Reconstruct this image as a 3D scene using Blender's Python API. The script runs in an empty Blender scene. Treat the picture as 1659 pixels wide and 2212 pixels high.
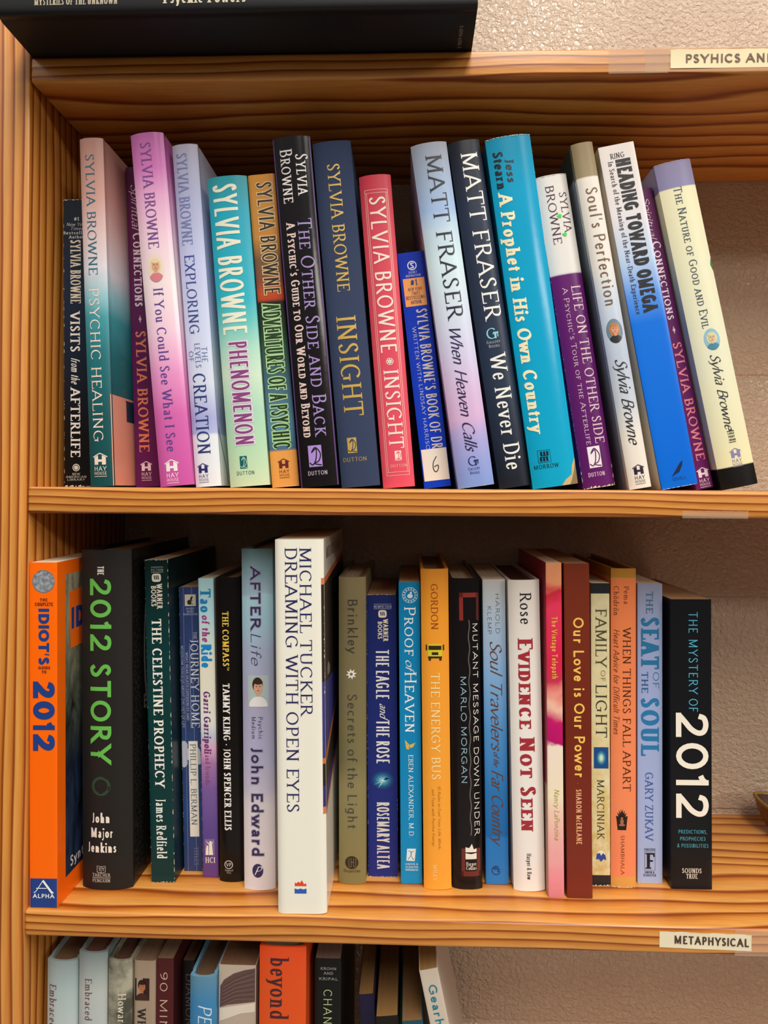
import bpy, bmesh, math, random
from mathutils import Matrix, Vector
D2R = math.pi / 180
SC = bpy.context.scene
COL = SC.collection
MM = 0.001

# ---------------------------------------------------------------- camera
cam_d = bpy.data.cameras.new('camera')
cam = bpy.data.objects.new('camera', cam_d)
COL.objects.link(cam)
cam_d.sensor_fit = 'VERTICAL'; cam_d.sensor_height = 36.0; cam_d.sensor_width = 27.0
cam_d.lens = 1600 / 2212 * 36.0
cam_d.shift_y = -(1106 - 1050.06) / 2212
cam_d.clip_start = 0.01
YAW, PIT, ROL = -0.035252, 0.003819, 0.005829
_f = Vector((math.sin(YAW) * math.cos(PIT), math.cos(YAW) * math.cos(PIT), math.sin(PIT)))
_r = Vector((math.cos(YAW), -math.sin(YAW), 0)); _u = _r.cross(_f)
_r2 = math.cos(ROL) * _r + math.sin(ROL) * _u; _u2 = -math.sin(ROL) * _r + math.cos(ROL) * _u
mw = Matrix((_r2, _u2, -_f)).transposed().to_4x4()
mw.translation = Vector((0.274252, -0.520905, -0.000145))
cam.matrix_world = mw
SC.camera = cam

# ---------------------------------------------------------------- world, lamps, exposure
w = bpy.data.worlds.new('world'); SC.world = w; w.use_nodes = True
_nt = w.node_tree; _bg = _nt.nodes['Background']; _bg.inputs[1].default_value = 1.0
_tc = _nt.nodes.new('ShaderNodeTexCoord'); _sp = _nt.nodes.new('ShaderNodeSeparateXYZ'); _nt.links.new(_tc.outputs['Generated'], _sp.inputs[0])
_ma = _nt.nodes.new('ShaderNodeMath'); _ma.operation = 'MULTIPLY_ADD'; _ma.inputs[1].default_value = .5; _ma.inputs[2].default_value = .5
_nt.links.new(_sp.outputs[2], _ma.inputs[0])
_rp = _nt.nodes.new('ShaderNodeValToRGB'); _nt.links.new(_ma.outputs[0], _rp.inputs[0]); _nt.links.new(_rp.outputs[0], _bg.inputs[0])
# room around the shelf: brown floor below, dim walls, pale ceiling overhead
for _e, (_p, _c) in zip([_rp.color_ramp.elements[0], _rp.color_ramp.elements[1], _rp.color_ramp.elements.new(.5)],
                        ((0, (.045, .03, .02, 1)), (1, (.42, .35, .28, 1)), (.5, (.055, .045, .035, 1)))):
    _e.position = _p; _e.color = _c
def area(name, loc, sx, sy, power, col=(1, .93, .84), rot=(0, 0, 0)):
    d = bpy.data.lights.new(name, 'AREA'); d.shape = 'RECTANGLE'; d.size = sx; d.size_y = sy
    d.energy = power; d.color = col
    o = bpy.data.objects.new(name, d); COL.objects.link(o); o.location = loc; o.rotation_euler = rot
area('ceiling_light', (0.66, -1.90, 2.20), 0.70, 2.6, 104)
area('ceiling_light', (2.25, -1.90, 2.20), 0.70, 2.6, 30)
area('ceiling_light', (-1.8, -1.90, 2.20), 0.70, 2.6, 10)
area('ceiling_light', (4.30, -4.80, 2.20), 2.4, 1.2, 230)  # unseen far fill lamp, added to brighten the wall under the shelves
SC.view_settings.view_transform = 'Standard'
SC.view_settings.look = 'None'
SC.view_settings.gamma = 1.0
SC.view_settings.use_curve_mapping = False
SC.view_settings.exposure = -0.08

# ---------------------------------------------------------------- materials
def lin(h):
    h = h.lstrip('#'); v = [int(h[i:i + 2], 16) / 255 for i in (0, 2, 4)]
    return tuple(c / 12.92 if c <= .04045 else ((c + .055) / 1.055) ** 2.4 for c in v) + (1,)
MATS = {}
def newmat(name):
    m = bpy.data.materials.new(name); m.use_nodes = True
    nt = m.node_tree; return m, nt, nt.nodes['Principled BSDF']
def pm(h, rough=.45, metal=0.0):
    k = (h, rough, metal)
    if k not in MATS:
        m, nt, b = newmat('print_' + h.strip('#'))
        b.inputs['Base Color'].default_value = lin(h); b.inputs['Roughness'].default_value = rough
        b.inputs['Metallic'].default_value = metal
        MATS[k] = m
    return MATS[k]
def N(nt, t, **kw):
    n = nt.nodes.new(t)
    for k, v in kw.items():
        if k in n.inputs.keys(): n.inputs[k].default_value = v
        else: setattr(n, k, v)
    return n
def ramp(nt, stops, interp='LINEAR'):
    r = nt.nodes.new('ShaderNodeValToRGB'); cr = r.color_ramp; cr.interpolation = interp
    while len(cr.elements) < len(stops): cr.elements.new(.5)
    for e, (p, c) in zip(cr.elements, stops):
        e.position = p; e.color = lin(c) if isinstance(c, str) else (c, c, c, 1)
    return r
def mathn(nt, op, a, b=None):
    n = nt.nodes.new('ShaderNodeMath'); n.operation = op
    for i, v in enumerate((a, b)):
        if v is None: continue
        if isinstance(v, (int, float)): n.inputs[i].default_value = v
        else: nt.links.new(v, n.inputs[i])
    return n.outputs[0]
def cover_mat(stops, H, rough=.34, noise=0.0, cloth=False, blotch=None):
    """printed jacket: colour bands run down the spine; stops measured from the head of the book"""
    m, nt, b = newmat('cover'); L = nt.links.new
    tc = N(nt, 'ShaderNodeTexCoord'); sp = N(nt, 'ShaderNodeSeparateXYZ'); L(tc.outputs['Object'], sp.inputs[0])
    t = mathn(nt, 'SUBTRACT', 1.0, mathn(nt, 'DIVIDE', sp.outputs[2], H * MM))
    if noise:
        nz = N(nt, 'ShaderNodeTexNoise', Scale=55.0, Detail=5.0); L(tc.outputs['Object'], nz.inputs['Vector'])
        t = mathn(nt, 'ADD', t, mathn(nt, 'MULTIPLY', mathn(nt, 'SUBTRACT', nz.outputs['Fac'], .5), noise))
    if len(stops) == 1:
        col = None; b.inputs['Base Color'].default_value = lin(stops[0][1])
    else:
        r = ramp(nt, stops); L(t, r.inputs[0]); col = r.outputs[0]
    if blotch:
        nz = N(nt, 'ShaderNodeTexNoise', Scale=blotch[1], Detail=7.0, Roughness=.62); L(tc.outputs['Object'], nz.inputs['Vector'])
        rr = ramp(nt, [(.42, 0.0), (.62, 1.0)]); L(nz.outputs['Fac'], rr.inputs[0])
        mx = N(nt, 'ShaderNodeMix', data_type='RGBA'); L(rr.outputs[0], mx.inputs[0])
        if col: L(col, mx.inputs[6])
        else: mx.inputs[6].default_value = lin(stops[0][1])
        mx.inputs[7].default_value = lin(blotch[0]); col = mx.outputs[2]
    if col: L(col, b.inputs['Base Color'])
    nz = N(nt, 'ShaderNodeTexNoise', Scale=1800.0 if cloth else 120.0, Detail=2.0); L(tc.outputs['Object'], nz.inputs['Vector'])
    bp = N(nt, 'ShaderNodeBump', Strength=.6 if cloth else .12, Distance=.0004); L(nz.outputs['Fac'], bp.inputs['Height'])
    L(bp.outputs[0], b.inputs['Normal'])
    b.inputs['Roughness'].default_value = .85 if cloth else rough
    b.inputs['Specular IOR Level'].default_value = .3
    return m
def paper_mat(h='e3d3b4'):
    k = ('paper', h)
    if k not in MATS:
        m, nt, b = newmat('paper'); L = nt.links.new
        tc = N(nt, 'ShaderNodeTexCoord'); mp = N(nt, 'ShaderNodeMapping'); mp.inputs['Scale'].default_value = (2600, 6, 6)
        L(tc.outputs['Object'], mp.inputs[0]); nz = N(nt, 'ShaderNodeTexNoise', Scale=1.0, Detail=1.0); L(mp.outputs[0], nz.inputs['Vector'])
        c = lin(h); r = ramp(nt, [(.3, 0.0), (.7, 1.0)]); L(nz.outputs['Fac'], r.inputs[0])
        mx = N(nt, 'ShaderNodeMix', data_type='RGBA'); L(r.outputs[0], mx.inputs[0])
        mx.inputs[6].default_value = tuple(x * .78 for x in c[:3]) + (1,); mx.inputs[7].default_value = c
        L(mx.outputs[2], b.inputs['Base Color']); b.inputs['Roughness'].default_value = .9
        MATS[k] = m
    return MATS[k]
def pine(name, axis, seed, kz=185.0, ky=85.0):
    """axis: grain direction. rings cut the other two directions"""
    m, nt, b = newmat(name); L = nt.links.new
    tc = N(nt, 'ShaderNodeTexCoord'); mp = N(nt, 'ShaderNodeMapping')
    s = {'x': (3.4, 14, 14), 'z': (13, 13, 2.0)}[axis]
    mp.inputs['Scale'].default_value = s; mp.inputs['Location'].default_value = (seed * 3.1, seed * 1.7, seed * 2.3)
    L(tc.outputs['Object'], mp.inputs[0])
    nz = N(nt, 'ShaderNodeTexNoise', Scale=1.0, Detail=2.0, Roughness=.5); L(mp.outputs[0], nz.inputs['Vector'])
    sp = N(nt, 'ShaderNodeSeparateXYZ'); L(tc.outputs['Object'], sp.inputs[0])
    a, bb = (2, 1) if axis == 'x' else (0, 1)
    c = mathn(nt, 'ADD', mathn(nt, 'MULTIPLY', sp.outputs[a], kz), mathn(nt, 'MULTIPLY', sp.outputs[bb], ky))
    c = mathn(nt, 'ADD', c, mathn(nt, 'MULTIPLY', nz.outputs['Fac'], 2.8))
    # very low frequency drift so that line spacing varies
    n2 = N(nt, 'ShaderNodeTexNoise', Scale=.35, Detail=1.0); L(mp.outputs[0], n2.inputs['Vector'])
    c = mathn(nt, 'ADD', c, mathn(nt, 'MULTIPLY', n2.outputs['Fac'], 3.0))
    fr = mathn(nt, 'FRACT', c)
    r = ramp(nt, [(0, 'dc9c50'), (.45, 'd28a3c'), (.68, 'bc6e26'), (.82, '863c0e'), (.89, '944812'), (1, 'dc9c50')]); L(fr, r.inputs[0])
    # fibre
    mp2 = N(nt, 'ShaderNodeMapping'); mp2.inputs['Scale'].default_value = tuple(v * 40 if v > 5 else v * 12 for v in s); L(tc.outputs['Object'], mp2.inputs[0])
    n3 = N(nt, 'ShaderNodeTexNoise', Scale=1.0, Detail=3.0); L(mp2.outputs[0], n3.inputs['Vector'])
    r3 = ramp(nt, [(.3, .86), (.7, 1.05)]); L(n3.outputs['Fac'], r3.inputs[0])
    mx = N(nt, 'ShaderNodeMix', data_type='RGBA', blend_type='MULTIPLY'); mx.inputs[0].default_value = 1
    L(r.outputs[0], mx.inputs[6]); L(r3.outputs[0], mx.inputs[7]); L(mx.outputs[2], b.inputs['Base Color'])
    b.inputs['Roughness'].default_value = .33
    bp = N(nt, 'ShaderNodeBump', Strength=.25, Distance=.0004); L(n3.outputs['Fac'], bp.inputs['Height']); L(bp.outputs[0], b.inputs['Normal'])
    return m

# ---------------------------------------------------------------- object helpers
def obj(name, me, parent=None, mats=()):
    o = bpy.data.objects.new(name, me); COL.objects.link(o)
    for m in mats: me.materials.append(m)
    if parent is not None: o.parent = parent
    return o
def from_bm(name, bm, parent=None, mats=(), smooth=False):
    me = bpy.data.meshes.new(name); bm.to_mesh(me); bm.free()
    if smooth:
        for p in me.polygons: p.use_smooth = True
    return obj(name, me, parent, mats)
def box(name, x0, x1, y0, y1, z0, z1, mat, parent=None, bev=0.0, seg=3, only=None):
    cx, cy, cz = (x0 + x1) / 2, (y0 + y1) / 2, (z0 + z1) / 2
    bm = bmesh.new(); bmesh.ops.create_cube(bm, size=1)
    for v_ in bm.verts:
        v_.co.x *= (x1 - x0) * MM; v_.co.y *= (y1 - y0) * MM; v_.co.z *= (z1 - z0) * MM
    if bev:
        es = [e for e in bm.edges if only is None or only(e)]
        bmesh.ops.bevel(bm, geom=es, offset=bev * MM, segments=seg, profile=.5, affect='EDGES')
    o = from_bm(name, bm, parent, [mat], smooth=False)
    o.location = (cx * MM, cy * MM, cz * MM)
    if bev:
        for p in o.data.polygons: p.use_smooth = True
        try: o.data.set_sharp_from_angle(angle=40 * D2R)
        except Exception: pass
    return o
def empty(name, loc, label, cat, group=None):
    o = bpy.data.objects.new(name, None); COL.objects.link(o); o.location = loc
    o.empty_display_size = .02; o['label'] = label; o['category'] = cat
    if group: o['group'] = group
    return o

# ---------------------------------------------------------------- lettering: skeleton letters drawn with a broad pen
GL = '''
A .76|L 0 0 .38 1 10|L .38 1 .76 0 01|L .13 .33 .63 .33 00
B .6|L .1 0 .1 1 11|C .1 1 .35 1 .5 .9 .52 .76 .47 .6 .33 .53 .1 .53|C .1 .53 .36 .53 .54 .44 .6 .27 .54 .09 .36 0 .1 0
C .72|A .4 .5 .38 .5 42 318
D .74|L .1 0 .1 1 11|C .1 1 .38 1 .62 .85 .72 .5 .62 .15 .38 0 .1 0
E .58|L .1 0 .1 1 11|L .1 1 .54 1 0v|L .1 .52 .44 .52 00|L .1 0 .57 0 0v
F .54|L .1 0 .1 1 11|L .1 1 .53 1 0v|L .1 .5 .44 .5 00
G .78|A .4 .5 .38 .5 42 300|L .7 .1 .7 .44 01|L .46 .44 .72 .44 00
H .78|L .1 0 .1 1 11|L .68 0 .68 1 11|L .1 .52 .68 .52 00
I .26|L .13 0 .13 1 11
J .36|L .24 1 .24 .2 10|C .24 .2 .2 .02 .02 -.06
K .7|L .1 0 .1 1 11|L .6 1 .12 .46 10|L .24 .58 .68 0 01
L .56|L .1 0 .1 1 11|L .1 0 .56 0 0v
M .92|L .1 0 .1 1 11|L .1 1 .46 .06 00|L .46 .06 .82 1 00|L .82 1 .82 0 11
N .78|L .1 0 .1 1 11|L .1 1 .68 0 00|L .68 0 .68 1 01
O .8|A .4 .5 .39 .5 0 360
P .58|L .1 0 .1 1 11|C .1 1 .38 1 .54 .9 .57 .74 .52 .56 .36 .46 .1 .46
Q .84|A .4 .5 .39 .5 0 360|L .46 .2 .84 -.14 00
R .68|L .1 0 .1 1 11|C .1 1 .36 1 .52 .9 .54 .75 .49 .58 .34 .5 .1 .5|L .3 .5 .68 0 01
S .54|C .47 .84 .36 .97 .24 1 .1 .93 .06 .77 .15 .61 .37 .44 .49 .28 .44 .08 .27 0 .14 .02 .04 .18
T .66|L .33 0 .33 1 10|L .02 1 .64 1 vv
U .76|L .1 1 .1 .3 10|C .1 .3 .16 .07 .38 0 .6 .07 .66 .3|L .66 .3 .66 1 01
V .74|L 0 1 .37 0 10|L .37 0 .74 1 01
W 1.04|L 0 1 .27 0 10|L .27 0 .52 .95 00|L .52 .95 .77 0 00|L .77 0 1.04 1 01
X .7|L .03 1 .67 0 11|L .03 0 .67 1 11
Y .7|L 0 1 .35 .46 10|L .35 .46 .7 1 01|L .35 .48 .35 0 01
Z .62|L .05 1 .57 1 v0|L .57 1 .04 0 00|L .04 0 .6 0 0v
a .5|C .08 .54 .2 .66 .34 .63 .4 .48 .4 .13 .44 .01 .5 .03|C .4 .38 .2 .33 .07 .2 .1 .03 .22 0 .4 .13
b .56|L .1 0 .1 1.05 02|A .3 .33 .22 .33 0 360
c .48|A .28 .33 .24 .33 50 312
d .58|A .27 .33 .22 .33 0 360|L .48 0 .48 1.05 02
e .5|L .06 .36 .46 .36 00|C .46 .36 .42 .57 .27 .66 .1 .56 .05 .33 .1 .09 .27 0 .46 .13
f .32|C .38 .95 .28 1.05 .17 .96 .14 .8 .14 .6|L .14 .6 .14 0 01|L .02 .62 .3 .62 00
g .52|A .25 .34 .2 .32 0 360|L .44 .66 .44 0 00|C .44 0 .4 -.2 .24 -.28 .06 -.2
h .58|L .1 0 .1 1.05 12|C .1 .45 .22 .64 .38 .62 .46 .45|L .46 .45 .46 0 01
i .26|L .13 0 .13 .66 12|D .13 .9
j .26|L .15 .66 .15 -.1 20|C .15 -.1 .1 -.24 -.04 -.28|D .15 .9
k .54|L .1 0 .1 1.05 12|L .46 .66 .12 .26 10|L .22 .36 .52 0 01
l .26|L .13 0 .13 1.05 12
m .88|L .1 0 .1 .66 12|C .1 .45 .2 .64 .34 .62 .42 .45|L .42 .45 .42 0 01|C .42 .45 .52 .64 .68 .62 .76 .45|L .76 .45 .76 0 01
n .58|L .1 0 .1 .66 12|C .1 .45 .22 .64 .38 .62 .46 .45|L .46 .45 .46 0 01
o .54|A .27 .33 .24 .33 0 360
p .56|L .1 -.28 .1 .66 12|A .3 .33 .22 .33 0 360
q .56|L .48 -.28 .48 .66 10|A .27 .33 .22 .33 0 360
r .42|L .1 0 .1 .66 12|C .1 .4 .18 .58 .28 .65 .4 .6
s .4|C .34 .54 .26 .65 .16 .66 .07 .58 .09 .45 .24 .35 .34 .24 .32 .06 .18 0 .08 .03 .04 .12
t .34|C .15 .88 .15 .5 .15 .18 .2 .02 .34 .06|L .02 .64 .32 .64 00
u .58|L .1 .66 .1 .2 20|C .1 .2 .16 .02 .32 .02 .46 .2|L .46 .66 .46 0 21
v .52|L 0 .66 .26 0 10|L .26 0 .52 .66 01
w .78|L 0 .66 .2 0 10|L .2 0 .39 .62 00|L .39 .62 .58 0 00|L .58 0 .78 .66 01
x .5|L .02 .66 .48 0 11|L .02 0 .48 .66 11
y .52|L 0 .66 .27 0 10|L .52 .66 .27 0 10|C .27 0 .2 -.2 .02 -.26
z .46|L .03 .66 .43 .66 00|L .43 .66 .03 0 00|L .03 0 .45 0 00
0 .62|A .31 .5 .28 .5 0 360
1 .30|L .18 0 .18 1 10|C .03 .80 .12 .88 .16 .96
2 .58|C .06 .74 .12 .93 .3 1 .48 .92 .52 .72 .42 .47 .22 .24 .05 .04|L .03 0 .57 0 00
3 .56|C .06 .86 .26 1 .46 .9 .46 .66 .22 .53|C .22 .53 .5 .44 .5 .14 .26 0 .04 .12
4 .6|L .42 0 .42 1 00|L .42 1 .04 .3 00|L .04 .3 .6 .3 00
5 .56|L .1 1 .5 1 00|L .1 1 .1 .55 00|C .1 .55 .3 .64 .5 .5 .5 .18 .28 0 .05 .1
6 .58|C .46 1 .18 .8 .06 .4 .12 .1 .3 0 .5 .12 .52 .36 .34 .54 .1 .4
7 .54|L .03 1 .54 1 00|L .54 1 .2 0 00
8 .56|A .28 .76 .2 .24 0 360|A .28 .27 .25 .27 0 360
9 .58|C .12 0 .4 .2 .52 .6 .46 .9 .28 1 .08 .88 .06 .64 .24 .46 .48 .6
. .2|D .1 .06
, .2|D .1 .06|L .12 .04 .05 -.16 00
: .2|D .1 .06|D .1 .55
' .2|L .1 1.02 .08 .76 00
- .4|L .05 .34 .35 .34 00
& .76|C .74 0 .4 .5 .2 .8 .34 1 .5 .82 .1 .42 .06 .1 .3 0 .62 .4
# .66|L .14 .1 .26 .9 00|L .4 .1 .52 .9 00|L .05 .65 .62 .65 00|L .03 .35 .6 .35 00
* .3|D .15 .45
~ .3|D .15 .4
/ .4|L 0 0 .4 1 00
'''
FONT = {}
for ln in GL.strip().split('\n'):
    parts = ln.split('|'); ch, adv = parts[0].split(' ')
    st = []
    for p in parts[1:]:
        q = p.split(); k = q[0]
        fl = q.pop() if k == 'L' else ''
        st.append((k, [float(x) for x in q[1:]], fl))
    FONT[ch] = (float(adv), st)
FONT['\u00f6'] = (FONT['o'][0], FONT['o'][1] + [('D', [.15, .9], ''), ('D', [.4, .9], '')])
#      wv    wh   phi serif shear gap smallcaps
STY = {'R': (.135, .06, 12, 1, 0, .10, 0), 'B': (.20, .085, 12, 1, 0, .10, 0), 'I': (.11, .055, 20, 0, .26, .05, 0),
       'K': (.27, .10, 8, 1, 0, .09, 0), 'RC': (.125, .06, 12, 1, 0, .12, 1), 'BC': (.19, .08, 12, 1, 0, .12, 1),
       'KC': (.29, .09, 6, 1, 0, .10, 1), 'F': (.13, .085, 12, 0, 0, .12, 0), 'FC': (.13, .08, 12, 0, 0, .14, 1),
       'S': (.115, .105, 0, 0, 0, .13, 0), 'Sb': (.185, .165, 0, 0, 0, .09, 0), 'H': (.30, .24, 0, 0, 0, .05, 0),
       'M': (.165, .165, 0, 0, 0, .09, 0), 'Sc': (.13, .045, 25, 0, .45, -.05, 0), 'Kb': (.24, .12, 20, 1, .10, .06, 0),
       'T': (.09, .07, 0, 0, 0, .16, 0), 'Hc': (.34, .26, 0, 0, 0, .10, 0)}
def catmull(P, n=5):
    if len(P) == 2: return P
    Q = [(2 * P[0][0] - P[1][0], 2 * P[0][1] - P[1][1])] + P + [(2 * P[-1][0] - P[-2][0], 2 * P[-1][1] - P[-2][1])]
    out = []
    for i in range(1, len(Q) - 2):
        for j in range(n):
            t = j / n; t2, t3 = t * t, t * t * t
            out.append(tuple(.5 * (2 * Q[i][k] + (Q[i + 1][k] - Q[i - 1][k]) * t + (2 * Q[i - 1][k] - 5 * Q[i][k] + 4 * Q[i + 1][k] - Q[i + 2][k]) * t2
                                   + (3 * Q[i][k] - Q[i - 1][k] - 3 * Q[i + 1][k] + Q[i + 2][k]) * t3) for k in (0, 1)))
    out.append(P[-1]); return out
def ribbon(P, wf, closed=False):
    n = len(P); Lf, Rt = [], []
    for i in range(n):
        if closed: a, b = P[(i - 1) % n], P[(i + 1) % n]
        else: a, b = P[max(i - 1, 0)], P[min(i + 1, n - 1)]
        dx, dy = b[0] - a[0], b[1] - a[1]; l = math.hypot(dx, dy) or 1e-6; dx /= l; dy /= l
        hw = wf(dx, dy) / 2
        Lf.append((P[i][0] - dy * hw, P[i][1] + dx * hw)); Rt.append((P[i][0] + dy * hw, P[i][1] - dx * hw))
    m = n if closed else n - 1
    return [[Lf[i], Rt[i], Rt[(i + 1) % n], Lf[(i + 1) % n]] for i in range(m)]
def letters(s, h, L, sty, extra=0.0, nat=False):
    """flat polygons (along, up) for a line of lettering: cap height h, set to length L"""
    wv0, wh0, phi, serif, shear, gap, smallc = STY[sty]
    seq = []; tot = 0
    for ch in s:
        k = 1.0
        if ch == ' ': seq.append((None, tot, k)); tot += .34; continue
        if smallc and ch.islower(): ch = ch.upper(); k = .78
        if ch not in FONT: ch = '.'
        seq.append((ch, tot, k)); tot += FONT[ch][0] * k + gap
    tot -= gap
    sx = 1.0 if (L is None) else L / h / max(tot, .1)
    polys = []; sp = math.sin(phi * D2R)
    for ch, x0, k in seq:
        if ch is None: continue
        adv, strokes = FONT[ch]; lower = ch.islower() or ch == '\u00f6'
        wv = min((wv0) * (.55 + .45 * k), adv * k * sx * {'M': .24, 'W': .21, 'N': .31, 'm': .21, 'w': .24, 'I': .8, 'l': .7, 'i': .7, '1': .5, 't': .5, 'f': .5}.get(ch, .38)) + extra; wh = wh0 + extra
        A = adv * k * sx
        wvb, whb = wv - extra, wh - extra
        def mx(x): return wvb / 2 + x * (A - wvb) / adv if adv > .3 else A / 2 + (x - adv / 2) * k * sx
        def my(y):
            y *= 1
            if lower:
                if y < 0: return y + whb / 2
                if y <= .66: return whb / 2 + y * (.66 - whb) / .66
                return .66 - whb / 2 + (y - .66)
            if y < 0: return y + whb / 2
            return (whb / 2 / k + y * (1 - whb / k)) * k
        def wf(dx, dy):
            if phi == 0: return wh + (wv - wh) * abs(dy)
            s_ = abs(dy * math.cos(phi * D2R) - dx * sp)
            return wh + (wv - wh) * min(1, s_ ** 1.2)
        G = []
        for kd, q, fl in strokes:
            if kd == 'D':
                cx, cy = mx(q[0]), my(q[1]) if q[1] < .66 else q[1]; r = max(wv, wh) * .62
                if ch in '*~': r *= 1.3
                G.append([(cx + r * math.cos(a * D2R), cy + r * math.sin(a * D2R)) for a in range(0, 360, 45)]); continue
            if kd == 'A':
                cx, cy, rx, ry, a0, a1 = q; full = a1 - a0 >= 360; n = 20
                P = [(mx(cx + rx * math.cos((a0 + (a1 - a0) * i / n) * D2R)), my(cy + ry * math.sin((a0 + (a1 - a0) * i / n) * D2R))) for i in range(n if full else n + 1)]
                G += ribbon(P, wf, full); continue
            pts = [(mx(q[i]), my(q[i + 1])) for i in range(0, len(q), 2)]
            if kd == 'C': G += ribbon(catmull(pts), wf); continue
            (xa, ya), (xb, yb) = pts; dx, dy = xb - xa, yb - ya; l = math.hypot(dx, dy) or 1e-6; dx /= l; dy /= l
            w_ = wf(dx, dy)
            if abs(dy) > .25:
                sgn = 1 if dy > 0 else -1
                ya2, yb2 = ya - sgn * wh / 2, yb + sgn * wh / 2
                nx, ny = -dy * w_ / 2, dx * w_ / 2; qd = []
                for (sxn, syn) in ((nx, ny), (-nx, -ny)):
                    for Y in (ya2, yb2):
                        px, py = xa + sxn, ya + syn; t = (Y - py) / dy; qd.append((px + dx * t, Y))
                quad = [qd[0], qd[1], qd[3], qd[2]]
                nseg = max(1, int(abs(yb2 - ya2) / .35))
                G.append(quad)
                if serif:
                    for f, Y, s2, X in ((fl[0], ya2, 1 if sgn > 0 else -1, xa - dx * wh / 2), (fl[1], yb2, -1 if sgn > 0 else 1, xb + dx * wh / 2)):
                        hs = wv / 2 + .085 * min(1, sx); sh = wh * .8 + extra * .3
                        if f == '1': G.append([(X - hs, Y), (X + hs, Y), (X + hs, Y + s2 * sh), (X - hs, Y + s2 * sh)])
                        if f == '2': G.append([(X - hs, Y), (X, Y), (X, Y + s2 * sh), (X - hs, Y + s2 * sh * 1.1)])
            else:
                if abs(dy) < .02:
                    for q_i in (0, 2):
                        if q[q_i] < .06 or q[q_i] > adv - .12:
                            e_ = wv * .42 * (1 if (q[q_i] > q[2 - q_i]) else -1)
                            if q_i == 0: xa += e_
                            else: xb += e_
                nx, ny = -dy * w_ / 2, dx * w_ / 2
                G.append([(xa + nx, ya + ny), (xb + nx, yb + ny), (xb - nx, yb - ny), (xa - nx, ya - ny)])
                if serif:
                    for f, X, Y in ((fl[0], xa, ya), (fl[1], xb, yb)):
                        if f == 'v':
                            s2 = -1 if Y > .5 * k else 1; t = wh * .55
                            G.append([(X - t, Y - s2 * wh / 2), (X + t, Y - s2 * wh / 2), (X + t, Y + s2 * .2 * k), (X - t * .4, Y + s2 * .2 * k)])
        for g in G:
            polys.append([((x + x0 * sx + shear * y) * h, y * h) for x, y in g])
    return polys, tot * sx * h

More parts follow.
